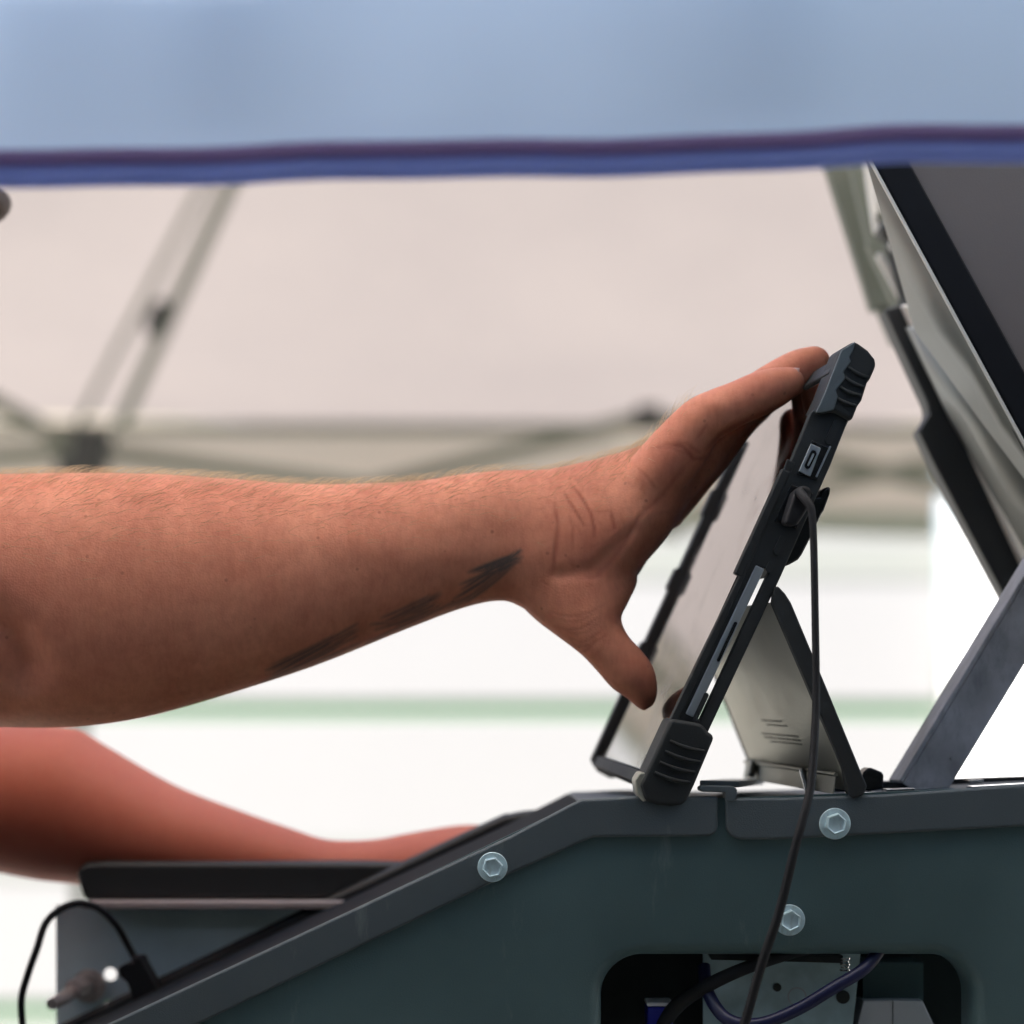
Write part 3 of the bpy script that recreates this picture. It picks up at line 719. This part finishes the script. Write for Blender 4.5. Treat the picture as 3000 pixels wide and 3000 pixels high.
# charging cable with angled plug
cb = empty('charging_cable', P(2330, 1490, .99), 'black charging cable plugged into the tablet edge and hanging down past the bolts', 'cable')
bm = bmesh.new()
f = [ab(*p) for p in [(2290, 1518), (2312, 1448), (2338, 1424), (2368, 1436), (2352, 1500), (2322, 1545), (2285, 1540)]]
prism_to(bm, [T(a, b_, -.011) for a, b_ in f], [T(a, b_, 0) for a, b_ in f]); link('plug', bm, M['cable'], cb, bevel=.002, seg=3)
bm = bmesh.new()
tube_to(bm, [P(2340, 1440, .99), P(2362, 1466, .986), P(2378, 1500, .984), P(2384, 1600, .983), P(2388, 1800, .981), P(2391, 2020, .978), P(2387, 2150, .974), P(2376, 2298, .968), P(2352, 2400, .963), P(2329, 2484, .961), P(2283, 2671, .961), P(2231, 2826, .961), P(2180, 3005, .961), P(2120, 3200, .962)], [.0024, .0021, .0018, .0018, .0019, .0020, .0021, .0022, .0023, .0023, .0023], 14)
link('cord', bm, M['cable'], cb, smooth=True)

# small cable and plug at left
pc = empty('power_lead', P(390, 2860, 1.17), 'thin black lead with a black plug arching over the steel end plate at lower left', 'cable')
bm = bmesh.new()
tube_to(bm, [P(75, 3080, 1.16), P(62, 2940, 1.16), P(80, 2860, 1.16), P(108, 2780, 1.16), P(134, 2705, 1.165), P(180, 2662, 1.17), P(232, 2646, 1.175), P(290, 2662, 1.18), P(340, 2710, 1.185), P(375, 2770, 1.19), P(396, 2810, 1.19)], .0021, 12)
link('cord', bm, M['cable'], pc, smooth=True)
link('plug', prism([(345, 2838), (362, 2824), (392, 2822), (380, 2806), (412, 2804), (424, 2830), (452, 2880), (470, 2930), (400, 2960), (372, 2880), (350, 2860)], 1.175, .018), M['cable'], pc, bevel=.002)

# ------------------------------------------------------------------ person
def ring(cen, u, v_, n=72, e=2.12):
    out = []
    for k in range(n):
        a = 2 * pi * k / n; c, s = cos(a), sin(a)
        out.append(cen + u * (math.copysign(abs(c) ** (2 / e), c)) + v_ * (math.copysign(abs(s) ** (2 / e), s)))
    return out
def loft(bm, rs):
    vs = [[bm.verts.new(p) for p in r_] for r_ in rs]
    for a, b_ in zip(vs, vs[1:]):
        n = len(a)
        for i in range(n): bm.faces.new((a[i], a[(i + 1) % n], b_[(i + 1) % n], b_[i]))
    bm.faces.new(vs[0][::-1]); bm.faces.new(vs[-1])
def edge_loft(bm, secs, sub=4):
    """secs: (top_px, bottom_px, depth, half_depth) -> exact silhouette"""
    arr = np.array([[*s[0], *s[1], s[2], s[3]] for s in secs], float); n = len(arr)
    rs = []
    tt = np.linspace(0, n - 1, (n - 1) * sub + 1)
    for t_ in tt:
        i = min(int(t_), n - 2); f_ = t_ - i
        p0, p1, p2, p3 = arr[max(i - 1, 0)], arr[i], arr[i + 1], arr[min(i + 2, n - 1)]
        v = .5 * (2 * p1 + (p2 - p0) * f_ + (2 * p0 - 5 * p1 + 4 * p2 - p3) * f_ ** 2 + (3 * p1 - p0 - 3 * p2 + p3) * f_ ** 3)
        a, b_ = P(v[0], v[1], v[4]), P(v[2], v[3], v[4])
        rs.append(ring((a + b_) / 2, (a - b_) / 2, Vector((0, v[5], 0))))
    loft(bm, rs)
def chain(bm, pts, sub=6, seg=20):
    """pts: (Vector, radius) joined into a round-ended tapered limb"""
    arr = np.array([[*p, r_] for p, r_ in pts], float); n = len(arr); q = []
    for t_ in np.linspace(0, n - 1, (n - 1) * sub + 1):
        i = min(int(t_), n - 2); f_ = t_ - i
        p0, p1, p2, p3 = arr[max(i - 1, 0)], arr[i], arr[i + 1], arr[min(i + 2, n - 1)]
        q.append(.5 * (2 * p1 + (p2 - p0) * f_ + (2 * p0 - 5 * p1 + 4 * p2 - p3) * f_ ** 2 + (3 * p1 - p0 - 3 * p2 + p3) * f_ ** 3))
    pos = [Vector(x[:3]) for x in q]; rad = [x[3] for x in q]
    t0 = (pos[0] - pos[1]).normalized(); t1 = (pos[-1] - pos[-2]).normalized()
    pre = [(pos[0] + t0 * rad[0] * sin(a), rad[0] * cos(a)) for a in (R(85), R(60), R(30))]
    post = [(pos[-1] + t1 * rad[-1] * sin(a), rad[-1] * cos(a)) for a in (R(30), R(60), R(85))]
    pos2 = [p for p, _ in pre] + pos + [p for p, _ in post]; rad2 = [r_ for _, r_ in pre] + rad + [r_ for _, r_ in post]
    tube_to(bm, pos2, rad2, seg, sm=False)
def ell(bm, c, rx, ry, rz, rot=None):
    Mx = Matrix.Translation(c) @ (rot.to_4x4() if rot else Matrix.Identity(4)) @ Matrix.Diagonal((rx, ry, rz, 1))
    bmesh.ops.create_uvsphere(bm, u_segments=32, v_segments=20, radius=1, matrix=Mx)

bm = bmesh.new()
def newbm(): return bmesh.new()
# near forearm and palm
AD = 1.07
edge_loft(bm, [((-560, 1520), (-540, 1900), AD + .012, .040), ((-450, 1440), (-430, 1990), AD + .008, .050), ((-330, 1404), (-300, 2065), AD + .005, .055), ((-120, 1396), (-120, 2118), AD, .056), ((0, 1392), (0, 2130), AD, .056), ((200, 1388), (215, 2130), AD, .055), ((430, 1390), (414, 2103), AD, .053),
    ((640, 1402), (613, 2049), AD, .050), ((911, 1420), (911, 1954), AD, .043), ((1200, 1412), (1192, 1842), AD, .034), ((1366, 1389), (1366, 1778), AD, .029),
    ((1490, 1378), (1478, 1760), AD, .026), ((1600, 1376), (1560, 1790), AD, .027), ((1720, 1352), (1695, 1790), AD, .031), ((1825, 1324), (1805, 1745), AD, .034),
    ((1897, 1297), (1885, 1655), AD, .035), ((1955, 1262), (1962, 1565), AD, .034), ((2005, 1222), (2035, 1440), AD, .031), ((2045, 1200), (2080, 1370), AD, .026)])
# thumb mound and thumb
TD = 1.058
def K2(px, d): return px * K * d
edge_loft(bm, [((1760, 1520), (1500, 1740), 1.070, .021), ((1820, 1600), (1525, 1772), 1.068, .024), ((1868, 1688), (1572, 1818), 1.066, .0235), ((1842, 1762), (1625, 1858), 1.062, .0200), ((1820, 1812), (1668, 1890), 1.060, .0165),
    ((1840, 1862), (1708, 1922), 1.058, .0140), ((1874, 1900), (1750, 1967), 1.058, .0132), ((1908, 1944), (1792, 2015), 1.058, .0127), ((1923, 1988), (1836, 2045), 1.058, .0106), ((1925, 2034), (1866, 2071), 1.058, .0075), ((1916, 2064), (1886, 2084), 1.058, .0030)])
chain(bm, [(P(1800, 1690, 1.078), .0088), (P(1828, 1660, 1.082), .0088), (P(1862, 1608, 1.082), .0088), (P(1912, 1548, 1.082), .0088), (P(1972, 1464, 1.082), .0088), (P(2000, 1418, 1.082), .009)])
# heel of the hand
ell(bm, P(1725, 1580, 1.062), .027, .020, .031)
# fingers
# pinky
chain(bm, [(P(1915, 1400, 1.045), .0150), (P(1985, 1320, 1.040), .0150), (P(2050, 1240, 1.035), .0128), (P(2106, 1207, 1.032), .0119), (P(2165, 1180, 1.032), .0111), (P(2222, 1155, 1.034), .0111), (P(2275, 1134, 1.036), .0100), (P(2310, 1122, 1.037), .0082)])
chain(bm, [(P(1930, 1430, 1.062), .0165), (P(2040, 1330, 1.060), .0140), (P(2140, 1218, 1.060), .0112), (P(2225, 1150, 1.060), .0106), (P(2300, 1107, 1.060), .0110), (P(2350, 1079, 1.060), .0103), (P(2384, 1063, 1.060), .0088)])
chain(bm, [(P(1940, 1450, 1.080), .0165), (P(2050, 1350, 1.078), .0135), (P(2150, 1240, 1.077), .0110), (P(2220, 1175, 1.078), .0098), (P(2285, 1130, 1.080), .0095), (P(2345, 1095, 1.082), .0078)])
chain(bm, [(P(1930, 1480, 1.095), .0155), (P(2030, 1380, 1.098), .0130), (P(2110, 1290, 1.101), .0108), (P(2175, 1225, 1.103), .0096), (P(2225, 1190, 1.105), .0080)])
# elbow, upper arm, shoulder
SH = Vector((-.585, 1.10, 1.545))
chain(bm, [(P(-40, 1765, AD), .052), (P(-330, 1745, AD + .002), .054), (Vector((-.40, 1.09, 1.485)), .055), (Vector((-.49, 1.095, 1.52)), .062), (SH, .068)])
# far arm
FD = 1.245
edge_loft(bm, [((-330, 2090), (-300, 2500), FD, .052), ((-120, 2120), (-100, 2530), FD, .052), ((60, 2125), (0, 2555), FD, .052), ((215, 2134), (116, 2578), FD, .050), ((300, 2180), (240, 2592), FD, .047), ((505, 2298), (460, 2620), FD, .040), ((699, 2374), (680, 2640), FD, .034),
    ((854, 2428), (850, 2650), FD, .029), ((960, 2460), (965, 2655), FD, .026), ((1090, 2460), (1090, 2660), FD, .027), ((1203, 2440), (1215, 2660), FD, .034), ((1343, 2418), (1345, 2640), FD, .040), ((1440, 2420), (1440, 2620), FD, .040), ((1520, 2440), (1520, 2600), FD, .034)])
for k, dd in enumerate((1.215, 1.238, 1.26, 1.282)):
    chain(bm, [(P(1440, 2490, dd), .014), (P(1560, 2470, dd), .0115), (P(1660, 2490, dd), .0095), (P(1700 - abs(k - 1.6) * 20, 2530, dd), .0085)])
chain(bm, [(P(1200, 2540, 1.26), .014), (P(1330, 2550, 1.265), .012), (P(1430, 2560, 1.27), .0095)])
SF = Vector((-.60, 1.43, 1.53))
chain(bm, [(P(-40, 2330, FD), .044), (P(-300, 2280, FD + .01), .049), (Vector((-.42, 1.33, 1.43)), .054), (Vector((-.52, 1.39, 1.49)), .062), (SF, .068)])
# torso, neck, head
ell(bm, Vector((-.66, 1.265, 1.40)), .12, .20, .22)
ell(bm, Vector((-.70, 1.265, 1.12)), .12, .175, .26)
chain(bm, [(SH, .066), (Vector((-.63, 1.265, 1.545)), .085), (SF, .066)])
HC = Vector((-.388, 1.205, 1.82))
chain(bm, [(Vector((-.60, 1.25, 1.56)), .062), (Vector((-.50, 1.22, 1.66)), .056), (Vector((-.43, 1.21, 1.76)), .058)])
ell(bm, HC + Vector((-.01, 0, .03)), .100, .078, .098)
ell(bm, HC + Vector((.028, 0, -.035)), .068, .060, .080)
ell(bm, HC + Vector((.062, 0, -.095)), .024, .028, .022)
nose_tip = HC + Vector((.112, 0, -.005))
chain(bm, [(HC + Vector((.085, 0, .045)), .008), ((HC + Vector((.100, 0, .02))) * .4 + nose_tip * .6 + Vector((-.004, 0, .012)), .009), (nose_tip + Vector((-.0, 0, 0)), .0108)])
for sy in (-1, 1):
    ell(bm, nose_tip + Vector((-.008, sy * .011, -.003)), .010, .008, .008)
    ell(bm, HC + Vector((-.012, sy * .078, .0)), .018, .008, .032)
    ell(bm, HC + Vector((.076, sy * .028, .052)), .016, .026, .010)
ell(bm, HC + Vector((.090, 0, -.050)), .012, .024, .007); ell(bm, HC + Vector((.087, 0, -.063)), .012, .021, .008)
me = bpy.data.meshes.new('tmp'); bmesh.ops.recalc_face_normals(bm, faces=bm.faces); bm.to_mesh(me); bm.free()
tmp = bpy.data.objects.new('tmp', me); C.objects.link(tmp)
rm = tmp.modifiers.new('r', 'REMESH'); rm.mode = 'VOXEL'; rm.voxel_size = .0010; rm.adaptivity = 0
sm = tmp.modifiers.new('s', 'SMOOTH'); sm.factor = .5; sm.iterations = 13
dg = bpy.context.evaluated_depsgraph_get()
body = bpy.data.meshes.new_from_object(tmp.evaluated_get(dg)); body.name = 'person'
bpy.data.objects.remove(tmp)
person = bpy.data.objects.new('person', body); C.objects.link(person)
tag(person, 'person gripping the tablet screen with a bare tattooed forearm, the other arm resting below', 'person')
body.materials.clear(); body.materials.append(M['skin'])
nv_ = len(body.vertices)
co = np.empty(nv_ * 3); body.vertices.foreach_get('co', co); co = co.reshape(-1, 3)
no = np.empty(nv_ * 3); body.vertices.foreach_get('normal', no); no = no.reshape(-1, 3)
sx = 1500 + co[:, 0] / (K * co[:, 1]); sy = HZ + (ZC - co[:, 2]) / (K * co[:, 1])
ed_ = np.empty(len(body.edges) * 2, dtype=np.int64); body.edges.foreach_get('vertices', ed_); ed_ = ed_.reshape(-1, 2)
# soften where the mound of the thumb, the heel and the wrist run into each other
g1 = lambda cx, cy, rx, ry: np.exp(-(((sx - cx) / rx) ** 2 + ((sy - cy) / ry) ** 2) ** 2)
W = np.clip(g1(1690, 1650, 190, 230) + .6 * g1(1950, 1350, 140, 140), 0, 1) * np.clip(-no[:, 1] * 1.5 - .25, 0, 1) * (co[:, 1] < 1.16)
m_ = (W[ed_[:, 0]] > .01) | (W[ed_[:, 1]] > .01); e2 = ed_[m_]
u_ = np.unique(e2); remap = np.full(nv_, -1); remap[u_] = np.arange(len(u_)); e3 = remap[e2]; cc = co[u_].copy(); ww = W[u_][:, None]
deg = np.bincount(e3.ravel(), minlength=len(u_))[:, None]
for _ in range(150):
    acc = np.stack([np.bincount(e3[:, 0], weights=cc[e3[:, 1], k], minlength=len(u_)) + np.bincount(e3[:, 1], weights=cc[e3[:, 0], k], minlength=len(u_)) for k in range(3)], 1)
    cc += (acc / np.maximum(deg, 1) - cc) * .7 * ww
co[u_] = cc
# hollow of the elbow, tendons and veins
fr_ = np.clip(-no[:, 1] * 1.3, 0, 1) * (co[:, 1] < 1.16)
def relief(pts, w0, h):
    X = np.stack([sx, sy], 1); pts = np.array(pts, float); d = np.full(nv_, 1e9)
    for a, b_ in zip(pts, pts[1:]):
        v = b_ - a; u = np.clip(((X - a) @ v) / (v @ v), 0, 1); d = np.minimum(d, np.linalg.norm(X - (a + u[:, None] * v), axis=1))
    co[:] = co + no * (np.exp(-(d / w0) ** 2) * fr_ * h)[:, None]
relief([(-80, 1800), (20, 1880), (60, 1960)], 70, -.010)
relief([(1000, 1600), (1250, 1625), (1560, 1650)], 55, .0007)
relief([(1640, 1680), (1740, 1670), (1850, 1560)], 20, -.0014)
relief([(2085, 1180), (2110, 1190)], 22, .0008); relief([(2222, 1130), (2232, 1170)], 14, .0006)
body.vertices.foreach_set('co', co.ravel()); body.update()
no = np.empty(nv_ * 3); body.vertices.foreach_get('normal', no); no = no.reshape(-1, 3)
near = (co[:, 1] < 1.16) & (no[:, 1] < .35) & (sx > -400)
def dist_poly(pts, idx):
    d = np.full(len(idx), 1e9); X = np.stack([sx[idx], sy[idx]], 1); tt = np.zeros(len(idx)); pts = np.array(pts, float); L_ = len(pts) - 1
    for i in range(L_):
        a, b_ = pts[i], pts[i + 1]; ab_ = b_ - a; u = np.clip(((X - a) @ ab_) / (ab_ @ ab_), 0, 1)
        dd = np.linalg.norm(X - (a + u[:, None] * ab_), axis=1); m_ = dd < d; d[m_] = dd[m_]; tt[m_] = (i + u[m_]) / L_
    return d, tt
idx = np.where(near)[0]
crease_shade = np.zeros(nv_); ink = np.zeros(nv_); flush_shade = np.zeros(nv_)
def stroke(arr, pts, w0, s0, taper=True):
    d, tt = dist_poly(pts, idx); g_ = np.exp(-(d / max(w0, 5.5)) ** 2) * s0
    if taper: g_ *= np.clip(np.minimum(tt, 1 - tt) * 5, 0, 1) ** .5
    arr[idx] = np.maximum(arr[idx], g_)
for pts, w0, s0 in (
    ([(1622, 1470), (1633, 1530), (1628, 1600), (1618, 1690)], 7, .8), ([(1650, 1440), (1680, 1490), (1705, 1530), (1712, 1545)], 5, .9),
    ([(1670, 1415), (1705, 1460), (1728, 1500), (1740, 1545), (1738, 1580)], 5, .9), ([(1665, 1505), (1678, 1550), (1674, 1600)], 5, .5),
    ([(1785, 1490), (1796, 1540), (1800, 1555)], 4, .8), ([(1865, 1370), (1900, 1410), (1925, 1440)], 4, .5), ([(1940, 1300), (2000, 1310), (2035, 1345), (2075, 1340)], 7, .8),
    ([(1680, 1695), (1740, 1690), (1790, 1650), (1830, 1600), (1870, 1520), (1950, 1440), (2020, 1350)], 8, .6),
    ([(1960, 1300), (2010, 1300), (2060, 1330)], 6, .5), ([(2070, 1320), (2110, 1272), (2170, 1240), (2250, 1205), (2330, 1172)], 9, 1), ([(2040, 1290), (2060, 1260), (2075, 1240)], 5, .5),  # long stroke paints the shade between pinky and ring into the skin
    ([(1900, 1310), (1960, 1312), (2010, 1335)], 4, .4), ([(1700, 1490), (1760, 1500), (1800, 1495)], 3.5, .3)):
    stroke(crease_shade, pts, w0, s0)
rq = random.Random(21)
for k in range(8):
    yo = k * 17 + rq.uniform(-4, 4); xo = k * 14
    x0, x1 = 1585 + xo + rq.uniform(-8, 25), 1790 - k * 2 + rq.uniform(-30, 10)
    q = [(x0 + (x1 - x0) * t_, 1795 + yo + 26 * sin(pi * t_) - 26 * t_ + rq.uniform(-2, 2)) for t_ in np.linspace(0, 1, 9)]
    stroke(crease_shade, q, 4.5, rq.uniform(.18, .42))
r3 = random.Random(11)
for k in range(60):
    x0, y0 = r3.uniform(1560, 2000), r3.uniform(1380, 1700); a_ = r3.choice((1.1, -.15)) + r3.uniform(-.25, .25); l_ = r3.uniform(18, 50)
    stroke(crease_shade, [(x0, y0), (x0 + cos(a_) * l_, y0 + sin(a_) * l_)], 3.5, r3.uniform(.12, .3))
# tattoo: feather-like strands
def sk(p0, p1, p2, w0, s0): 
    q = [((1 - t_) ** 2 * p0[0] + 2 * t_ * (1 - t_) * p1[0] + t_ ** 2 * p2[0], (1 - t_) ** 2 * p0[1] + 2 * t_ * (1 - t_) * p1[1] + t_ ** 2 * p2[1]) for t_ in np.linspace(0, 1, 7)]
    stroke(ink, q, 5.5, min(1, s0 * .95))
r4 = random.Random(5)
for k in range(34):
    e0 = r4.gauss(0, 1); 
    p0 = (1532 + r4.uniform(-30, 4) , 1612 + r4.uniform(-4, 34)); L0 = r4.uniform(.35, 1)
    p2 = (1532 - 200 * L0 + r4.uniform(-12, 12), 1618 + L0 * r4.uniform(68, 168))
    sk(p0, ((p0[0] + p2[0]) / 2 + 10, (p0[1] + p2[1]) / 2 + r4.uniform(-16, 16)), p2, r4.uniform(3.5, 7.5), r4.uniform(.45, .95))
for k in range(26):
    L0 = r4.uniform(.3, 1); x0 = 1300 - r4.uniform(0, 60); y0 = 1755 + (1300 - x0) * .45 + r4.uniform(-30, 16)
    sk((x0, y0), (x0 - 70 * L0, y0 + 40 * L0), (x0 - 170 * L0, y0 + 70 * L0 + r4.uniform(-5, 12)), r4.uniform(3.5, 7), r4.uniform(.35, .8))
for k in range(22):
    L0 = r4.uniform(.4, 1); x0 = 1060 - r4.uniform(0, 130); y0 = 1845 + (1060 - x0) * .50 + r4.uniform(-26, 14)
    sk((x0, y0), (x0 - 90 * L0, y0 + 52 * L0), (x0 - 230 * L0, y0 + 118 * L0 + r4.uniform(-8, 8)), r4.uniform(3.5, 7), r4.uniform(.4, .85))
sk((1080, 1830), (1150, 1820), (1190, 1838), 4, .5); sk((1385, 1740), (1250, 1800), (1060, 1890), 26, .5); sk((1520, 1640), (1440, 1720), (1300, 1785), 36, .6); sk((1060, 1880), (930, 1940), (740, 2010), 26, .5)
# warm flush patches
def blob(cx, cy, rx, ry, s0):
    flush_shade[idx] += s0 * np.exp(-(((sx[idx] - cx) / rx) ** 2 + ((sy[idx] - cy) / ry) ** 2))
blob(1740, 1600, 110, 90, .35); blob(1960, 1350, 90, 80, .35); blob(1890, 1980, 60, 80, .3); blob(2200, 1120, 200, 60, .35); blob(2390, 1040, 60, 50, .3); blob(0, 1800, 220, 260, .25)
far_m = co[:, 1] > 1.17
flush_shade[far_m & (sx > -400) & (sy > 2000)] = .8  # far arm: its shade is painted into the skin, darker and redder
for nm, arr in (('crease_shade', crease_shade), ('ink', ink), ('flush_shade', flush_shade)):
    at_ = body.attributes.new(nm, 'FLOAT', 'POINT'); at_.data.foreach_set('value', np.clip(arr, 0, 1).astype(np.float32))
for p in body.polygons: p.use_smooth = True
print('body faces', len(body.polygons))

# arm hair: fine strands rooted on the skin
hb_v, hb_f = [], []
cand = np.where((co[:, 1] < 1.16) & (no[:, 2] > -.1) & (sx > -150) & (sx < 2030) & (sy < 1720) & (sy > 1180))[0]
wgt = np.clip((no[cand, 2] + .15), 0, 1) ** 2.4; wgt /= wgt.sum()
for vi in rng.choice(cand, 6500, p=wgt):
    p = Vector(co[vi]); nn = Vector(no[vi]); rr = rng.random(4)
    tdir = Vector((.9, (rr[0] - .5) * .8, -.1 + (rr[1] - .5) * .9))
    tdir = (tdir - nn * tdir.dot(nn)).normalized()
    ln = .006 + .008 * rr[2]; q = []
    for k in range(4):
        f_ = k / 3; q.append(p - nn * .0003 + (tdir * (f_ * .85) + nn * (.75 * f_ - .38 * f_ * f_) + Vector((0, 0, -.05 * f_ * f_))) * ln)
    sdv = tdir.cross(nn); r0 = .00008
    b0 = len(hb_v)
    for k, x in enumerate(q):
        w0 = r0 * (1 - .8 * k / 3)
        hb_v += [x + sdv * w0, x - sdv * w0, x + nn * w0 * 1.4 + tdir * 0]
    for k in range(3):
        for j in range(3):
            hb_f.append((b0 + 3 * k + j, b0 + 3 * k + (j + 1) % 3, b0 + 3 * (k + 1) + (j + 1) % 3, b0 + 3 * (k + 1) + j))
o = link('arm_hair', ([tuple(v_) for v_ in hb_v], hb_f), M['hair'], None); o.parent = person; o['kind'] = 'stuff'

def child(name, bm, mk, smooth=True, bevel=0):
    o = link(name, bm, M[mk], None, smooth=smooth, bevel=bevel); o.parent = person; return o
# nails on the pinky and ring finger
def nail(c, ax_, up, ln, wd):
    bm = bmesh.new(); ax_ = ax_.normalized(); sd_ = ax_.cross(up).normalized(); up = sd_.cross(ax_).normalized(); g_ = []
    for i in range(7):
        for j in range(7):
            u, v = (i / 6 - .5) * 2, (j / 6 - .5) * 2
            uu = u * math.sqrt(1 - v * v * .35); vv = v * math.sqrt(1 - u * u * .2)
            g_.append(bm.verts.new(c + ax_ * (uu * ln) + sd_ * (vv * wd) + up * (-.0022 * vv * vv - .0006 * uu * uu)))
    for i in range(6):
        for j in range(6): bm.faces.new((g_[i * 7 + j], g_[i * 7 + j + 1], g_[i * 7 + j + 8], g_[i * 7 + j + 7]))
    o = child('fingernail', bm, 'nail'); s = o.modifiers.new('t', 'SOLIDIFY'); s.thickness = .0006; return o
nail(P(2308, 1078, 1.036), P(2340, 1074, 1.036) - P(2280, 1080, 1.036), Vector((0, -.25, 1)), .0058, .0048)
nail(P(2378, 1024, 1.058), P(2408, 1024, 1.058) - P(2352, 1032, 1.058), Vector((.05, -.1, 1)), .0050, .0050)
# eyes, hair, shirt
for s_y in (-1, 1):
    bm = bmesh.new(); ell(bm, HC + Vector((.070, s_y * .030, .030)), .013, .013, .012); e_ = child('eye', bm, 'eye')
    bm = bmesh.new(); ell(bm, HC + Vector((.081, s_y * .030, .028)), .0035, .006, .006); i_ = link('iris', bm, M['iris'], None, smooth=True); i_.parent = e_
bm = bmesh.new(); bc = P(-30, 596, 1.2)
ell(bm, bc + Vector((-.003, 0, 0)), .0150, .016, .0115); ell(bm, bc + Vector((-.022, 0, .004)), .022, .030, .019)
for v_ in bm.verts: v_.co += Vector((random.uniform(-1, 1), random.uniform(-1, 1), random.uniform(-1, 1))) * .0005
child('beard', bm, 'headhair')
bm = bmesh.new(); bmesh.ops.create_uvsphere(bm, u_segments=48, v_segments=32, radius=1, matrix=Matrix.Translation(HC + Vector((-.018, 0, .038))) @ Matrix.Diagonal((.105, .085, .103, 1)))
for v_ in list(bm.verts):
    l_ = v_.co - HC
    if l_.z < .02 + max(0, l_.x) * .9 - max(0, -l_.x) * .9: bm.verts.remove(v_)
    else: v_.co += Vector((random.uniform(-1, 1), random.uniform(-1, 1), random.uniform(-1, 1))) * .0025
child('hair', bm, 'headhair')
bm = bmesh.new()
ell(bm, Vector((-.66, 1.265, 1.40)), .135, .215, .20); ell(bm, Vector((-.70, 1.265, 1.08)), .14, .195, .34)
chain(bm, [(SH + Vector((.085, -.004, -.03)), .076), (SH, .082), (Vector((-.64, 1.265, 1.53)), .092), (SF, .082), (SF + Vector((.075, -.035, -.035)), .074)])
me = bpy.data.meshes.new('tmp'); bmesh.ops.recalc_face_normals(bm, faces=bm.faces); bm.to_mesh(me); bm.free()
tmp = bpy.data.objects.new('tmp', me); C.objects.link(tmp)
rm = tmp.modifiers.new('r', 'REMESH'); rm.mode = 'VOXEL'; rm.voxel_size = .006
sm = tmp.modifiers.new('s', 'SMOOTH'); sm.factor = .5; sm.iterations = 8
dg = bpy.context.evaluated_depsgraph_get(); sh = bpy.data.meshes.new_from_object(tmp.evaluated_get(dg)); bpy.data.objects.remove(tmp)
sh.materials.clear(); sh.materials.append(M['shirt'])
for p in sh.polygons: p.use_smooth = True
o = bpy.data.objects.new('shirt', sh); C.objects.link(o); o.parent = person
# legs/trousers so the figure stands on the ground
bm = bmesh.new()
for yy in (1.17, 1.36):
    chain(bm, [(Vector((-.70, yy, .90)), .095), (Vector((-.69, yy, .50)), .070), (Vector((-.70, yy, .09)), .055)])
child('trousers', bm, 'shirt')
bm = bmesh.new()
for yy in (1.17, 1.36): ell(bm, Vector((-.66, yy, .045)), .13, .05, .045)
child('shoes', bm, 'black')
